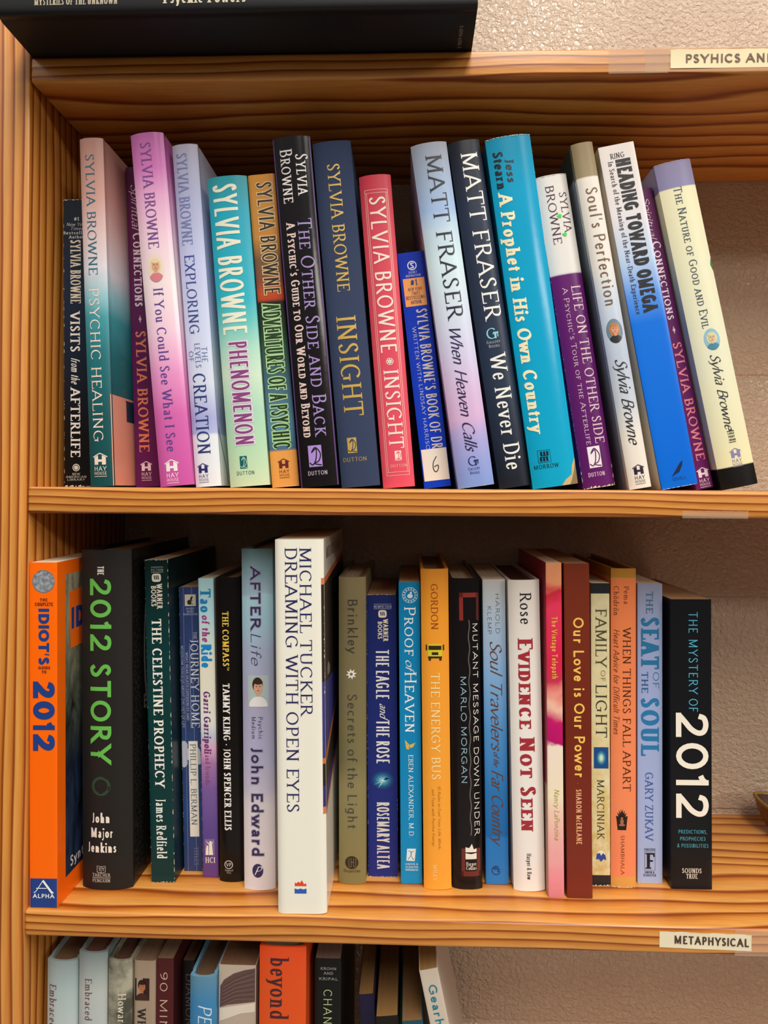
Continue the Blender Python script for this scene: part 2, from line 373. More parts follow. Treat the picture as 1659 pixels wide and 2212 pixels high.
# ---------------------------------------------------------------- books
P={'u1':(23.05,0.11,30.0,-0.62,19.9,217.16),
'u2':(51.47,0.36,6.0,-2.28,17.18,252.31),
'u3':(71.32,0.46,46.0,-2.37,18.48,248.37),
'u4':(105.78,1.12,6.0,-5.35,24.03,255.88),
'u5':(127.5,0.72,12.0,-4.45,18.67,250.07),
'u6':(158.21,1.18,10.0,-4.71,28.79,225.35),
'u7':(183.69,0.87,15.0,-4.9,19.73,228.65),
'u8':(209.78,1.21,5.0,-5.12,27.16,251.36),
'u9':(238.74,1.27,10.0,-5.25,27.72,249.91),
'u10':(266.3,0.97,12.0,-4.82,22.99,226.31),
'u11':(294.62,1.2,26.0,-6.95,19.82,174.89),
'u12':(321.69,1.85,10.0,-8.24,25.86,249.1),
'u13':(349.82,1.73,12.0,-8.81,22.63,251.95),
'u14':(377.73,2.26,8.0,-8.08,32.16,251.87),
'u15':(412.01,1.82,22.0,-9.12,22.95,230.48),
'u16':(438.55,1.33,12.0,-9.89,15.53,250.54),
'u17':(466.44,2.44,14.0,-10.73,25.47,249.24),
'u18':(491.5,1.43,33.0,-11.8,12.82,226.13),
'u19':(513.18,2.72,23.0,-11.86,26.51,241.37),
'l1':(13.02,-302.18,2.8,-0.48,20.12,247.59),
'l2':(47.53,-302.04,28.02,-0.66,38.41,254.66),
'l3':(87.29,-302.0,40.31,-1.69,18.1,246.56),
'l4':(105.48,-302.07,58.32,-1.48,15.12,223.5),
'l5':(121.54,-302.12,49.67,-1.38,11.97,231.69),
'l6':(139.08,-302.06,43.37,-1.22,18.79,232.92),
'l7':(162.78,-302.08,32.68,-0.88,23.64,256.2),
'l8':(199.54,-301.99,3.18,-0.89,34.83,265.39),
'l9':(231.87,-302.19,44.34,-0.39,20.73,234.38),
'l10':(255.02,-302.12,56.55,-0.69,23.19,219.56),
'l11':(277.07,-302.15,47.09,-0.77,16.29,230.57),
'l12':(296.83,-302.1,39.5,-0.92,20.83,241.63),
'l13':(319.56,-302.08,41.19,-0.93,22.57,234.48),
'l14':(342.7,-302.11,49.46,-0.99,17.28,233.04),
'l15':(365.99,-301.97,40.11,-1.41,23.61,233.77),
'l16':(384.29,-302.19,33.07,-0.77,11.49,248.06),
'l17':(401.59,-302.12,32.93,-0.88,18.57,247.49),
'l18':(421.74,-302.21,51.12,-0.46,13.91,231.07),
'l19':(438.35,-302.22,49.26,-0.26,18.81,242.41),
'l20':(460.47,-302.22,56.9,-0.28,18.79,230.22),
'l21':(489.28,-302.15,49.33,-0.42,30.46,219.48),
'b1':(21.09,-582.0,14.0,0.0,23.06,234.57),
'b2':(45.62,-582.0,10.0,0.0,21.12,243.84),
'b3':(66.45,-582.0,8.0,0.0,17.43,240.0),
'b4':(83.46,-582.0,12.0,0.0,16.13,237.94),
'b5':(98.47,-582.0,12.0,0.0,12.56,239.87),
'b6':(110.43,-582.0,30.0,0.0,9.46,227.27),
'b7':(129.39,-582.0,0.0,0.0,18.71,235.43),
'b8':(152.38,-582.0,8.0,0.0,26.78,239.28),
'b9':(185.87,-582.0,2.0,0.0,33.28,256.5),
'b10':(216.44,-582.0,18.0,0.0,19.27,239.4),
'b11':(265.21,-581.4,30.0,-6.0,11.41,206.69),
'b12':(280.4,-581.14,18.0,-6.0,16.38,199.11),
'b13':(298.93,-581.22,12.0,-6.0,14.99,200.71),
'b14':(339.71,-580.62,10.0,-12.0,13.26,242.85)}
def ell(cx, cy, rx, ry, n=20, a0=0, a1=360):
    return [(cx + rx * math.cos((a0 + (a1 - a0) * i / n) * D2R), cy + ry * math.sin((a0 + (a1 - a0) * i / n) * D2R)) for i in range(n + (a1 - a0 < 360))]
def ring(cx, cy, r, t, n=24, ry=None, a0=0, a1=360):
    ry = ry or r
    P = [(cx + r * math.cos((a0 + (a1 - a0) * i / n) * D2R), cy + ry * math.sin((a0 + (a1 - a0) * i / n) * D2R)) for i in range(n + (a1 - a0 < 360))]
    return ribbon(P, lambda a, b: t, a1 - a0 >= 360)
def rect(x0, x1, z0, z1): return [(x0, z0), (x1, z0), (x1, z1), (x0, z1)]
def line(pts, t): return ribbon(pts, lambda a, b: t)
GROUPS = {'u': 'books leaning on the upper shelf', 'l': 'books standing on the middle shelf', 'b': 'books on the bottom shelf'}
class Book:
    def __init__(s, key, yT, yB, kind, stops, label, depth=None, bulge=None, paper='e3d3b4', **cm):
        x, z, y, th, w_, H = P[key]
        s.key, s.yT, s.yB, s.w, s.H, s.kind = key, yT, yB, w_, H, kind
        s.a = w_ / 2; s.k = H / (yB - yT); s.parts = {}; s.order = []
        D = min(depth or (148 if kind == 'hc' else 138), 182.5 - y)
        s.D = D; s.B = bulge if bulge is not None else (min(3.2, w_ * .13) if kind == 'hc' else .35)
        s.n = 2.6 if kind == 'hc' else 8
        s.root = empty('book', (x * MM, y * MM, (z + .15) * MM), label, 'book', GROUPS[key[0]])
        s.root.rotation_euler = (0, th * D2R, 0)
        s.rough = cm.get('rough', .34)
        s.cmat = cover_mat(stops if isinstance(stops, list) else [(0, stops)], H, **cm)
        # outline of the case: fore-edge left, round the spine, fore-edge right
        a, B = s.a, s.B; out = []
        t = 2.2 if kind == 'hc' else .45
        left = [(-a, D), (-a, B + 7)]
        if kind == 'hc': left += [(-a + .5, B + 4.5), (-a, B + 2)]
        nseg = 22
        curve = []
        for i in range(nseg + 1):
            u = -1 + 2 * i / nseg; u = math.copysign(abs(u) ** .8, u)
            curve.append((a * u, s.prof(a * u)))
        right = [(-px, py) for px, py in reversed(left)]
        out = left + curve[0:] + right
        inn = []
        for px, py in out:
            f = (a - t) / a
            inn.append((px * f, max(py, t + s.prof(px) if py <= B + .01 else py)))
        bm = bmesh.new(); V = []
        for zz in (0, H):
            V.append([bm.verts.new((px * MM, py * MM, zz * MM)) for px, py in out])
            V.append([bm.verts.new((px * MM, py * MM, zz * MM)) for px, py in inn])
        ob, ib, ot, it = V; n = len(out); flats = []
        for i in range(n - 1):
            f1 = bm.faces.new((ob[i], ob[i + 1], ot[i + 1], ot[i])); f1.smooth = True
            f2 = bm.faces.new((ib[i + 1], ib[i], it[i], it[i + 1])); f2.smooth = True
            bm.faces.new((ot[i], ot[i + 1], it[i + 1], it[i])); bm.faces.new((ob[i + 1], ob[i], ib[i], ib[i + 1]))
        for i in (0, n - 1):
            q = (ob[i], ot[i], it[i], ib[i]); bm.faces.new(q if i == 0 else tuple(reversed(q)))
        bmesh.ops.recalc_face_normals(bm, faces=bm.faces)
        c = from_bm('cover', bm, s.root, [s.cmat])
        try: c.data.set_sharp_from_angle(angle=50 * D2R)
        except Exception: pass
        s.cover = c
        # page block
        ins = 3.0 if kind == 'hc' else .05; fe = 4 if kind == 'hc' else .2
        bm = bmesh.new(); pb = []
        xa = a - t - .05
        yf = (B + t + 1.0) if kind == 'hc' else B + t + .1
        ring_ = [(-xa, D - fe), (-xa, yf), (xa, yf), (xa, D - fe)]
        if kind == 'hc':
            ring_ += [(xa * u, D - fe - 2.2 * (1 - u * u)) for u in (.6, .2, -.2, -.6)]
        for zz in (ins, H - ins): pb.append([bm.verts.new((px * MM, py * MM, zz * MM)) for px, py in ring_])
        m_ = len(ring_)
        for i in range(m_): bm.faces.new((pb[0][i], pb[0][(i + 1) % m_], pb[1][(i + 1) % m_], pb[1][i]))
        bm.faces.new(pb[1]); bm.faces.new(list(reversed(pb[0])))
        bmesh.ops.recalc_face_normals(bm, faces=bm.faces)
        from_bm('page_block', bm, s.root, [paper_mat(paper)])
    def prof(s, x):
        u = min(1, abs(x) / s.a); return s.B * u ** s.n
    # photo measure (pixels down the spine, fraction across) -> millimetres on the spine
    def z(s, y): return s.H * (s.yB - y) / (s.yB - s.yT)
    def x(s, u): return -s.a + 2 * s.a * u
    def px(s, n): return n * s.k
    def add(s, name, polys, col, layer=0, side='S'):
        key = (name, side)
        if key not in s.parts: s.parts[key] = []; s.order.append(key)
        s.parts[key].append((polys, col, layer))
    def T(s, txt, y0, y1, u0, u1, col, st='R', name='title_lettering', halo=None, layer=1):
        """line running down the spine, letter tops to the right"""
        h = 2 * s.a * (u1 - u0); L = s.px(y1 - y0); z0, x0 = s.z(y0), s.x(u0)
        if halo:
            pg, _ = letters(txt, h, L, st, extra=.13)
            s.add(name, [[(x0 + q, z0 - p) for p, q in g] for g in pg], halo, layer)
        pg, _ = letters(txt, h, L, st)
        s.add(name, [[(x0 + q, z0 - p) for p, q in g] for g in pg], col, layer + (1 if halo else 0))
    def TH(s, txt, yb, hpx, u0, u1, col, st='R', name='title_lettering', layer=1, side='S'):
        """upright line; yb = baseline pixel row"""
        h = s.px(hpx); x0, x1 = s.x(u0), s.x(u1)
        pg, _ = letters(txt, h, x1 - x0, st); zb = s.z(yb)
        s.add(name, [[(x0 + p, zb + q) for p, q in g] for g in pg], col, layer)
    def R(s, name, u0, u1, y0, y1, col, layer=0):
        s.add(name, [rect(s.x(u0), s.x(u1), s.z(y1), s.z(y0))], col, layer)
    def wear(s, where, seed, y0=None, y1=None, amt=1.0, col='d9cdb8'):
        rd = random.Random(seed); y0 = y0 or s.yT; y1 = y1 or s.yB; pl = []
        if where in 'lr':
            sg = -1 if where == 'l' else 1; yy = y0
            while yy < y1:
                ln_ = rd.uniform(1, 11) * amt; d = rd.uniform(.12, .45) * min(amt, 1.4); xe = sg * (s.a - .02)
                pl.append([(xe, s.z(yy)), (xe, s.z(min(yy + ln_, y1))), (xe - sg * d, s.z(min(yy + ln_ * .7, y1))), (xe - sg * d * .6, s.z(yy + ln_ * .2))])
                yy += ln_ + rd.uniform(1, 24) * rd.random() * 2
        else:
            z0 = .03 if where == 'b' else s.H - .03; sg = 1 if where == 'b' else -1; xx = -s.a + .1
            while xx < s.a - .3:
                wd = rd.uniform(1, 4); d = rd.uniform(.3, 1.1) * amt; x2 = min(xx + wd, s.a - .1)
                pl.append([(xx, z0), (x2, z0), (x2 - wd * .2, z0 + sg * d), (xx + wd * .3, z0 + sg * d * .6)])
                xx = x2 - .2 + rd.uniform(0, 1.2)
        s.add('edge_wear', pl, col, 3)
    def done(s):
        for name, side in s.order:
            bm = bmesh.new(); cols = []
            for polys, col, layer in s.parts[(name, side)]:
                if col not in cols: cols.append(col)
                ci = cols.index(col)
                for gi, g in enumerate(polys):
                    vs = [bm.verts.new((q[0], layer + (gi % 13) * .05, q[1])) for q in g]
                    try: f = bm.faces.new(vs); f.material_index = ci
                    except ValueError: pass
            bad = [f for f in bm.faces if f.calc_area() < 1e-7]
            bmesh.ops.delete(bm, geom=bad, context='FACES')
            big = [f for f in bm.faces if len(f.verts) > 3]
            bmesh.ops.triangulate(bm, faces=big)
            if side == 'S' and s.kind != 'hc':
                for u_ in (-.985, -.95, -.9, -.8, .8, .9, .95, .985):
                    bmesh.ops.bisect_plane(bm, geom=bm.verts[:] + bm.edges[:] + bm.faces[:], plane_co=(u_ * s.a, 0, 0), plane_no=(1, 0, 0))
            if side == 'S' and s.kind == 'hc':
                xs = [v_.co.x for v_ in bm.verts]; lo, hi = min(xs), max(xs); n = int((hi - lo) / 1.6)
                for i in range(1, n + 1):
                    c = lo + (hi - lo) * i / (n + 1)
                    bmesh.ops.bisect_plane(bm, geom=bm.verts[:] + bm.edges[:] + bm.faces[:], plane_co=(c, 0, 0), plane_no=(1, 0, 0))
            for v_ in bm.verts:
                lay = v_.co.y; off = .10 + .06 * lay
                if side == 'S':
                    xx = max(-s.a, min(s.a, v_.co.x)); v_.co = Vector((xx * MM, (s.prof(xx) - off) * MM, v_.co.z * MM))
                else:
                    sg = 1 if side == 'R' else -1
                    v_.co = Vector((sg * (s.a + off) * MM, v_.co.x * MM, v_.co.z * MM))
            for f in bm.faces:
                f.normal_update(); nn = f.normal
                if (side == 'S' and nn.y > 0) or (side == 'R' and nn.x < 0) or (side == 'L' and nn.x > 0): f.normal_flip()
            ms = []
            for c in cols:
                if isinstance(c, str):
                    ms.append(pm(c, .35 if s.rough < .4 else .5) if not c.startswith('gold') else pm(c[4:], .38, .3))
                else: ms.append(c)
            o_ = from_bm(name, bm, s.root, ms)
            if name == 'edge_wear': o_['kind'] = 'stuff'
        return s
# publisher emblems and little pictures, all printed on the spine
def hay(b, u, yc, s, col, bg=None):
    x, z, k = b.x(u), b.z(yc), b.px(s) / 30.0
    nm = 'publisher_emblem'
    P_ = [line([(x - 14 * k, z + 11 * k), (x, z + 19 * k), (x + 14 * k, z + 11 * k)], 2.2 * k)]
    P_ = line([(x - 15 * k, z + 10 * k), (x, z + 18 * k)], 2 * k) + line([(x, z + 18 * k), (x + 15 * k, z + 10 * k)], 2 * k)
    P_ += [rect(x - 12 * k, x - 4 * k, z - 6 * k, z + 10 * k), rect(x + 4 * k, x + 12 * k, z - 6 * k, z + 10 * k), rect(x - 4 * k, x + 4 * k, z, z + 5 * k),
           [(x - 12 * k, z + 10 * k), (x - 4 * k, z + 10 * k), (x - 4 * k, z + 13.5 * k)], [(x + 12 * k, z + 10 * k), (x + 4 * k, z + 13.5 * k), (x + 4 * k, z + 10 * k)]]
    for t, zb, h in (('HAY', -19, 9.5), ('HOUSE', -27, 6.2)):
        pg, _ = letters(t, h * k, 26 * k, 'S'); P_ += [[(x - 13 * k + p, z + zb * k + q) for p, q in g] for g in pg]
    P_ += [rect(x - 13 * k, x + 13 * k, z - 31 * k, z - 30 * k)]
    b.add(nm, P_, col, 1)
def dutton(b, u, yc, w_, h_, col, bg, ty=None, tu=None, tcol=None, th=8):
    x, z = b.x(u), b.z(yc); k = b.px(w_) / 20; kk = b.px(h_) / 30; nm = 'publisher_emblem'
    b.add(nm, [rect(x - 10 * k, x + 10 * k, z - 15 * kk, z + 15 * kk)], col, 0)
    C = catmull([(x - 9 * k, z - 9 * kk), (x - 4 * k, z - 12 * kk), (x + 1 * k, z - 4 * kk), (x + 2 * k, z + 10 * kk), (x - 5 * k, z + 5 * kk), (x + 1 * k, z + 12 * kk), (x + 8 * k, z + 3 * kk), (x + 5 * k, z - 7 * kk), (x - 2 * k, z - 10 * kk), (x + 3 * k, z - 12 * kk), (x + 9 * k, z - 13 * kk)])
    b.add(nm, line(C, 1.7 * k), bg, 1)
    if ty: b.TH('DUTTON', ty, th, tu[0], tu[1], tcol or col, 'F', nm)
def portrait(b, u, yc, rx, ry, hair, skin, shirt, bg, square=False):
    x, z = b.x(u), b.z(yc); rx, ry = b.px(rx), b.px(ry); nm = 'portrait_print'
    b.add(nm, [rect(x - rx, x + rx, z - ry, z + ry) if square else ell(x, z, rx, ry, 28)], bg, 0)
    def cl(P_):
        o = []
        for p, q in P_:
            dx, dz = (p - x) / rx, (q - z) / ry
            if square: dx = max(-1, min(1, dx)); dz = max(-1, min(1, dz))
            else:
                r = math.hypot(dx, dz)
                if r > 1: dx /= r; dz /= r
            o.append((x + dx * rx, z + dz * ry))
        return o
    b.add(nm, [cl(ell(x, z - ry * .95, rx * .92, ry * .62))], shirt, 2)
    if not square: b.add(nm, [cl(ell(x, z + ry * .12, rx * .66, ry * .56))], hair, 1)
    else: b.add(nm, [cl(ell(x - rx * .05, z + ry * .42, rx * .52, ry * .46))], hair, 3)
    fx, fz, fr, fh = x + rx * .02, z + ry * (.14 if not square else .24), rx * .44, ry * (.38 if not square else .40)
    b.add(nm, [[(fx - fr * .38, fz - fh * 1.45), (fx + fr * .38, fz - fh * 1.45), (fx + fr * .45, fz - fh * .6), (fx - fr * .45, fz - fh * .6)]], skin, 3)
    b.add(nm, [ell(fx, fz, fr, fh)], skin, 4)
    b.add(nm, [cl(ell(fx, fz + fh * .82, fr * 1.02, fh * .36))], hair, 5)
    dk = '3a2a22'
    for sg in (-1, 1):
        b.add(nm, [ell(fx + sg * fr * .4, fz + fh * .12, fr * .17, fh * .06, 8), rect(fx + sg * fr * .4 - fr * .22, fx + sg * fr * .4 + fr * .22, fz + fh * .27, fz + fh * .31)], dk, 5)
    b.add(nm, [[(fx - fr * .06, fz), (fx + fr * .12, fz - fh * .22), (fx - fr * .08, fz - fh * .2)]], 'a86a50', 5)
    b.add(nm, [ell(fx, fz - fh * .5, fr * .34, fh * .07, 10)], 'b04a48', 5)
def gallery(b, u, yc, s, col, tcol, ty):
    x, z, k = b.x(u), b.z(yc), b.px(s) / 24; nm = 'publisher_emblem'
    pg, _ = letters('G', 22 * k, 22 * k, 'R'); b.add(nm, [[(x - 12 * k + p, z - 11 * k + q) for p, q in g] for g in pg], col, 1)
    b.add(nm, [rect(x + 4 * k, x + 8 * k, z - 11 * k, z), rect(x + 2 * k, x + 13 * k, z, z + 2.4 * k), rect(x + 10 * k, x + 12 * k, z - 8 * k, z)], col, 1)
    w_ = s * 1.15 / (b.w / b.k)
    b.TH('Gallery', ty, 6.5, u - w_ / 2, u + w_ / 2, tcol, 'FC', nm); b.TH('Books', ty + 9, 6.5, u - w_ * .38, u + w_ * .42, tcol, 'FC', nm)
def warner(b, u, yc, s, col, bg, uw, ub, yw, yb_):
    x, z, k = b.x(u), b.z(yc), b.px(s) / 20; nm = 'publisher_emblem'
    sq = [(x + 10 * k * math.copysign(abs(math.cos(a * D2R)) ** .55, math.cos(a * D2R)), z + 9 * k * math.copysign(abs(math.sin(a * D2R)) ** .55, math.sin(a * D2R))) for a in range(0, 360, 12)]
    b.add(nm, [sq], col, 0)
    for dx in (-3.5, 0.5, 4.5): b.add(nm, [[(x + (dx - 2.6) * k, z + 5 * k), (x + (dx - .2) * k, z + 5 * k), (x + (dx + 1.6) * k, z - 4 * k), (x + (dx - .8) * k, z - 4 * k)]], bg, 1)
    b.T('WARNER', yw[0], yw[1], uw[0], uw[1], col, 'Sb', nm); b.T('BOOKS', yb_[0], yb_[1], ub[0], ub[1], col, 'Sb', nm)
# ---------------------------------------------------------------- setting: block wall, floor
def struct(o): o['kind'] = 'structure'; return o
def wall_mat():
    m, nt, b = newmat('painted_block'); L = nt.links.new
    tc = N(nt, 'ShaderNodeTexCoord'); geo = N(nt, 'ShaderNodeNewGeometry')
    n1 = N(nt, 'ShaderNodeTexNoise', Scale=240.0, Detail=4.0, Roughness=.6, Distortion=.3); L(geo.outputs['Position'], n1.inputs['Vector'])
    v1 = N(nt, 'ShaderNodeTexVoronoi', Scale=120.0); L(geo.outputs['Position'], v1.inputs['Vector'])
    r1 = ramp(nt, [(.0, 0.0), (.16, 1.0)]); L(v1.outputs['Distance'], r1.inputs[0])
    n2 = N(nt, 'ShaderNodeTexNoise', Scale=9.0, Detail=2.0); L(geo.outputs['Position'], n2.inputs['Vector'])
    r = ramp(nt, [(.3, 'c2ab93'), (.7, 'ccb69f')]); L(n2.outputs['Fac'], r.inputs[0]); L(r.outputs[0], b.inputs['Base Color'])
    rh = ramp(nt, [(.38, 0.0), (.62, 1.0)]); L(n1.outputs['Fac'], rh.inputs[0])
    hsum = mathn(nt, 'ADD', rh.outputs[0], mathn(nt, 'MULTIPLY', r1.outputs[0], .35))
    bp = N(nt, 'ShaderNodeBump', Strength=.9, Distance=.0008); L(hsum, bp.inputs['Height']); L(bp.outputs[0], b.inputs['Normal'])
    b.inputs['Roughness'].default_value = .2; b.inputs['Specular IOR Level'].default_value = .75
    return m
WM = wall_mat()
wall = struct(box('wall_back', -900, 1500, 184.9, 300, -1250, 1500, WM))
# concrete blocks: courses of 203 mm; each block stands 1.6 mm proud of its joints
jz0, jx0, BW, BH = -97.0, 293.9, 406.0, 203.0
me_blk = None
for row in range(-4, 4):
    zb = jz0 + row * BH; shift = 0 if row % 2 == 0 else BW / 2
    for c in range(-2, 3):
        xa = jx0 + shift + c * BW
        if me_blk is None:
            o = box('block', xa + 1.2, xa + BW - 1.2, 184.0, 190.0, zb + 1.2, zb + BH - 1.2, WM, None, bev=2.8, seg=5); me_blk = o.data
        else:
            o = bpy.data.objects.new('block', me_blk); COL.objects.link(o); o.location = ((xa + BW / 2) * MM, .187, (zb + BH / 2) * MM)
        o.parent = wall; o.matrix_parent_inverse = wall.matrix_world.inverted() if False else Matrix.Translation(-wall.location)
struct(box('floor', -900, 1500, -2600, 300, -1300, -1250, pm('8a8078', .6)))

# ---------------------------------------------------------------- the pine bookshelf
ZT, ZM, ZL, ZB = 308.6, 0.0, -302.26, -582.0
shelf = empty('bookshelf', (0, .09, -1.25), 'open pine bookshelf standing against the painted block wall', 'bookshelf')
def onshelf(o):
    o.parent = shelf; o.matrix_parent_inverse = Matrix.Translation(-Vector((0, .09, -1.25))); return o
xl_, xr_ = 0.15, 900
for i, (zt, sd) in enumerate(((ZT, 1), (ZM, 4), (ZL, 7), (ZB, 2), (-905, 5), (-1180, 3))):
    m = pine('pine_shelf', 'x', sd + .3, kz=(150, 195, 165, 150, 150, 150)[i], ky=46 + 8 * (i % 3))
    o = box('shelf', xl_, xr_, 0, 183.4, zt - 19, zt, m, None, bev=2.6, seg=4, only=lambda e: all(v.co.y < 0 for v in e.verts) or all(v.co.x < 0 for v in e.verts))
    onshelf(o)
for x0, x1, sd in ((-24, 0, 2), (900.2, 920, 3)):
    o = box('side_panel', x0, x1, 0, 183.4, -1250, 470, pine('pine_panel', 'z', sd + .7, kz=135, ky=95), None, bev=1.2, seg=2); onshelf(o)
# paper strips and clear tape on the shelf edges
def strip(name, x0, x1, z0, z1, mat, y=-.25, wav=0.0, seed=0, dz=0.0):
    rd = random.Random(seed); n = 26; bm = bmesh.new(); rows = []
    for i in range(n + 1):
        t = i / n; x = x0 + (x1 - x0) * t; up = rd.uniform(-.25, .25) * (1 if wav else 0)
        yy = y - wav * max(0, math.sin(t * 9 + seed)) * .5
        rows.append([bm.verts.new((x * MM, yy * MM, (z0 + dz * t) * MM)), bm.verts.new((x * MM, (y - .02) * MM, ((z0 + z1) / 2 + dz * t) * MM)), bm.verts.new((x * MM, (yy - .1) * MM, (z1 + up + dz * t) * MM))])
    for a, b in zip(rows, rows[1:]):
        for j in (0, 1): bm.faces.new((a[j], b[j], b[j + 1], a[j + 1]))
    return onshelf(from_bm(name, bm, None, [mat], smooth=True))
def tape_mat():
    m, nt, b = newmat('clear_tape'); b.inputs['Base Color'].default_value = lin('e6cdb4'); b.inputs['Roughness'].default_value = .16; b.inputs['Alpha'].default_value = .28
    return m
TAPE = tape_mat()
def flat_text(name, parent_obj, txt, x0, x1, zb, h, y, col, sty, dz=0.0):
    pg, _ = letters(txt, h, x1 - x0, sty); bm = bmesh.new()
    for g in pg:
        vs = [bm.verts.new(((x0 + p) * MM, (y - .003 * (len(bm.faces) % 13)) * MM, (zb + q + dz * p / (x1 - x0)) * MM)) for p, q in g]
        f = bm.faces.new(vs)
    for f in bm.faces:
        f.normal_update()
        if f.normal.y > 0: f.normal_flip()
    o = from_bm(name, bm, None, [pm(col, .5)])
    o.parent = parent_obj; return o
l1 = strip('shelf_label', 453.5, 590, 293.4, 306.4, pm('e9dcb0', .35), wav=.6, seed=1, dz=0.0)
flat_text('lettering', l1, 'PSYHICS AND PROPHECY', 463.5, 578, 297.0, 6.0, -.62, '6a4a3c', 'Sb')
l2 = strip('shelf_label', 448.6, 511.3, -316.4, -305.2, pm('e9dfc0', .35), wav=.5, seed=4, dz=-1.1)
flat_text('lettering', l2, 'METAPHYSICAL', 458.5, 509.5, -313.4, 5.6, -.62, '4a342c', 'Sb', dz=-1.1)
l1['label'] = 'cream paper strip reading PSYHICS AND PR at the top shelf edge'; l2['label'] = 'cream paper strip reading METAPHYSICAL at the lower shelf edge'
for k, (a, b_, c, d) in enumerate(((411, 452, 290.5, 308.0), (436, 600, 291, 308.2), (500, 600, -320.8, -303.0), (463, 508, -19.2, -14.0))):
    strip('clear_tape', a, b_, c, d, TAPE, y=-.12 - .03 * k, wav=.2, seed=k)

# ---------------------------------------------------------------- black book lying on the top shelf, white book on it
def flat_book(x0, x1, y0, z0, th, dep, label, col, group=None, spine_in=0):
    r = empty('book', (((x0 + x1) / 2) * MM, y0 * MM, z0 * MM), label, 'book', group)
    L2, bt = (x1 - x0) / 2, 2.6
    m = cover_mat([(0, col)], 400, rough=.42)
    bm = bmesh.new(); prof = []
    n = 12
    prof.append((dep, 0)); prof.append((9, 0)); prof.append((7, .7)); prof.append((5, 0))
    for i in range(n + 1):
        t = -math.pi / 2 + math.pi * i / n; prof.append((2.6 - 2.6 * abs(math.cos(t)) ** .7, th / 2 + th / 2 * math.copysign(abs(math.sin(t)) ** .6, math.sin(t))))
    prof += [(5, th), (7, th - .7), (9, th), (dep, th)]
    inn = [(max(py, bt + 1.2) if py < dep else dep, min(max(pz, bt), th - bt)) for py, pz in prof]
    A = []
    for xx in (-L2, L2):
        A.append([bm.verts.new((xx * MM, p * MM, q * MM)) for p, q in prof]); A.append([bm.verts.new((xx * MM, p * MM, q * MM)) for p, q in inn])
    for i in range(len(prof) - 1):
        bm.faces.new((A[0][i], A[0][i + 1], A[2][i + 1], A[2][i])).smooth = True
        bm.faces.new((A[1][i], A[1][i + 1], A[3][i + 1], A[3][i])).smooth = True
        bm.faces.new((A[0][i], A[0][i + 1], A[1][i + 1], A[1][i])); bm.faces.new((A[2][i], A[2][i + 1], A[3][i + 1], A[3][i]))
    for i in (0, len(prof) - 1): bm.faces.new((A[0][i], A[2][i], A[3][i], A[1][i]))
    bmesh.ops.remove_doubles(bm, verts=bm.verts, dist=1e-7); bmesh.ops.recalc_face_normals(bm, faces=bm.faces)
    c = from_bm('cover', bm, r, [m])
    try: c.data.set_sharp_from_angle(angle=45 * D2R)
    except Exception: pass
    p = box('page_block', -L2 + 3, L2 - 3, bt + 1.6, dep - 3, bt + .05, th - bt - .05, paper_mat(), r)
    return r
y0b = -47.5
bb = flat_book(1.2, 315.8, y0b, ZT + .05, 21, 228, 'black hardcover lying flat on the top shelf, spine toward the viewer', '17171a', 'books lying on the top shelf')
def flat_part(parent_obj, name, txt, x0, x1, zb, h, y, col, sty):
    pg, _ = letters(txt, h, x1 - x0, sty); bm = bmesh.new()
    for g in pg:
        bm.faces.new([bm.verts.new(((x0 + p) * MM, (y - .003 * (len(bm.faces) % 13)) * MM, (zb + q) * MM)) for p, q in g])
    for f in bm.faces:
        f.normal_update()
        if f.normal.y > 0: f.normal_flip()
    return from_bm(name, bm, parent_obj, [pm(col, .35)])
flat_part(bb, 'series_lettering', 'MYSTERIES OF THE UNKNOWN', -131, -76, 5.2, 4.4, -.12, 'b8ae98', 'B')
flat_part(bb, 'title_lettering', 'Psychic Powers', -46, 8, 5.0, 7.5, -.12, 'd8cfb4', 'K')
pg, _ = letters('0-8094-6306-3', 2.6, 25, 'S'); bm = bmesh.new()
for g in pg: bm.faces.new([bm.verts.new(((147 + q) * MM, (20 + p) * MM, -.12 * MM)) for p, q in g])
for f in bm.faces:
    f.normal_update()
    if f.normal.z > 0: f.normal_flip()
from_bm('number_print', bm, bb, [pm('b0a8a0')])

# ---------------------------------------------------------------- brown boat-shaped dish on the middle shelf
def dish():
    r = empty('dish', (.636, .120, ZL * MM), 'brown dish with a pointed end and gold rim at the right of the middle shelf', 'dish')
    def shell(name, prof, mat, close=True):
        bm = bmesh.new(); n = 56; rings = []
        for (sc_, z_) in prof:
            ring_ = []
            for i in range(n):
                a = 2 * math.pi * i / n; ca, sa = math.cos(a), math.sin(a)
                px = 64 * ca * sc_; py = 34 * math.copysign(abs(sa) ** 1.45, sa) * sc_
                lift = 5 * abs(ca) ** 3 * (z_ / 27)
                ring_.append(bm.verts.new((px * MM, py * MM, (z_ + lift) * .93 * MM)))
            rings.append(ring_)
        for A, B_ in zip(rings, rings[1:]):
            for i in range(n): bm.faces.new((A[i], A[(i + 1) % n], B_[(i + 1) % n], B_[i]))
        if close: bm.faces.new(list(reversed(rings[0])))
        bmesh.ops.recalc_face_normals(bm, faces=bm.faces)
        return from_bm(name, bm, r, [mat], smooth=True)
    shell('body', [(.74, 0.1), (.80, 1.2), (.88, 8), (.96, 17), (1.0, 27)], pm('6e4414', .36))
    shell('lining', [(.70, 1.6), (.84, 8), (.92, 17), (.965, 26.6)], pm('4c3026', .45))
    shell('rim', [(.965, 26.4), (.975, 28), (1.0, 28.2), (1.012, 27.6), (1.014, 25.8), (1.003, 25.4)], pm('9a7838', .35, .3), False)
    r.rotation_euler = (0, 0, -38 * D2R)
dish()

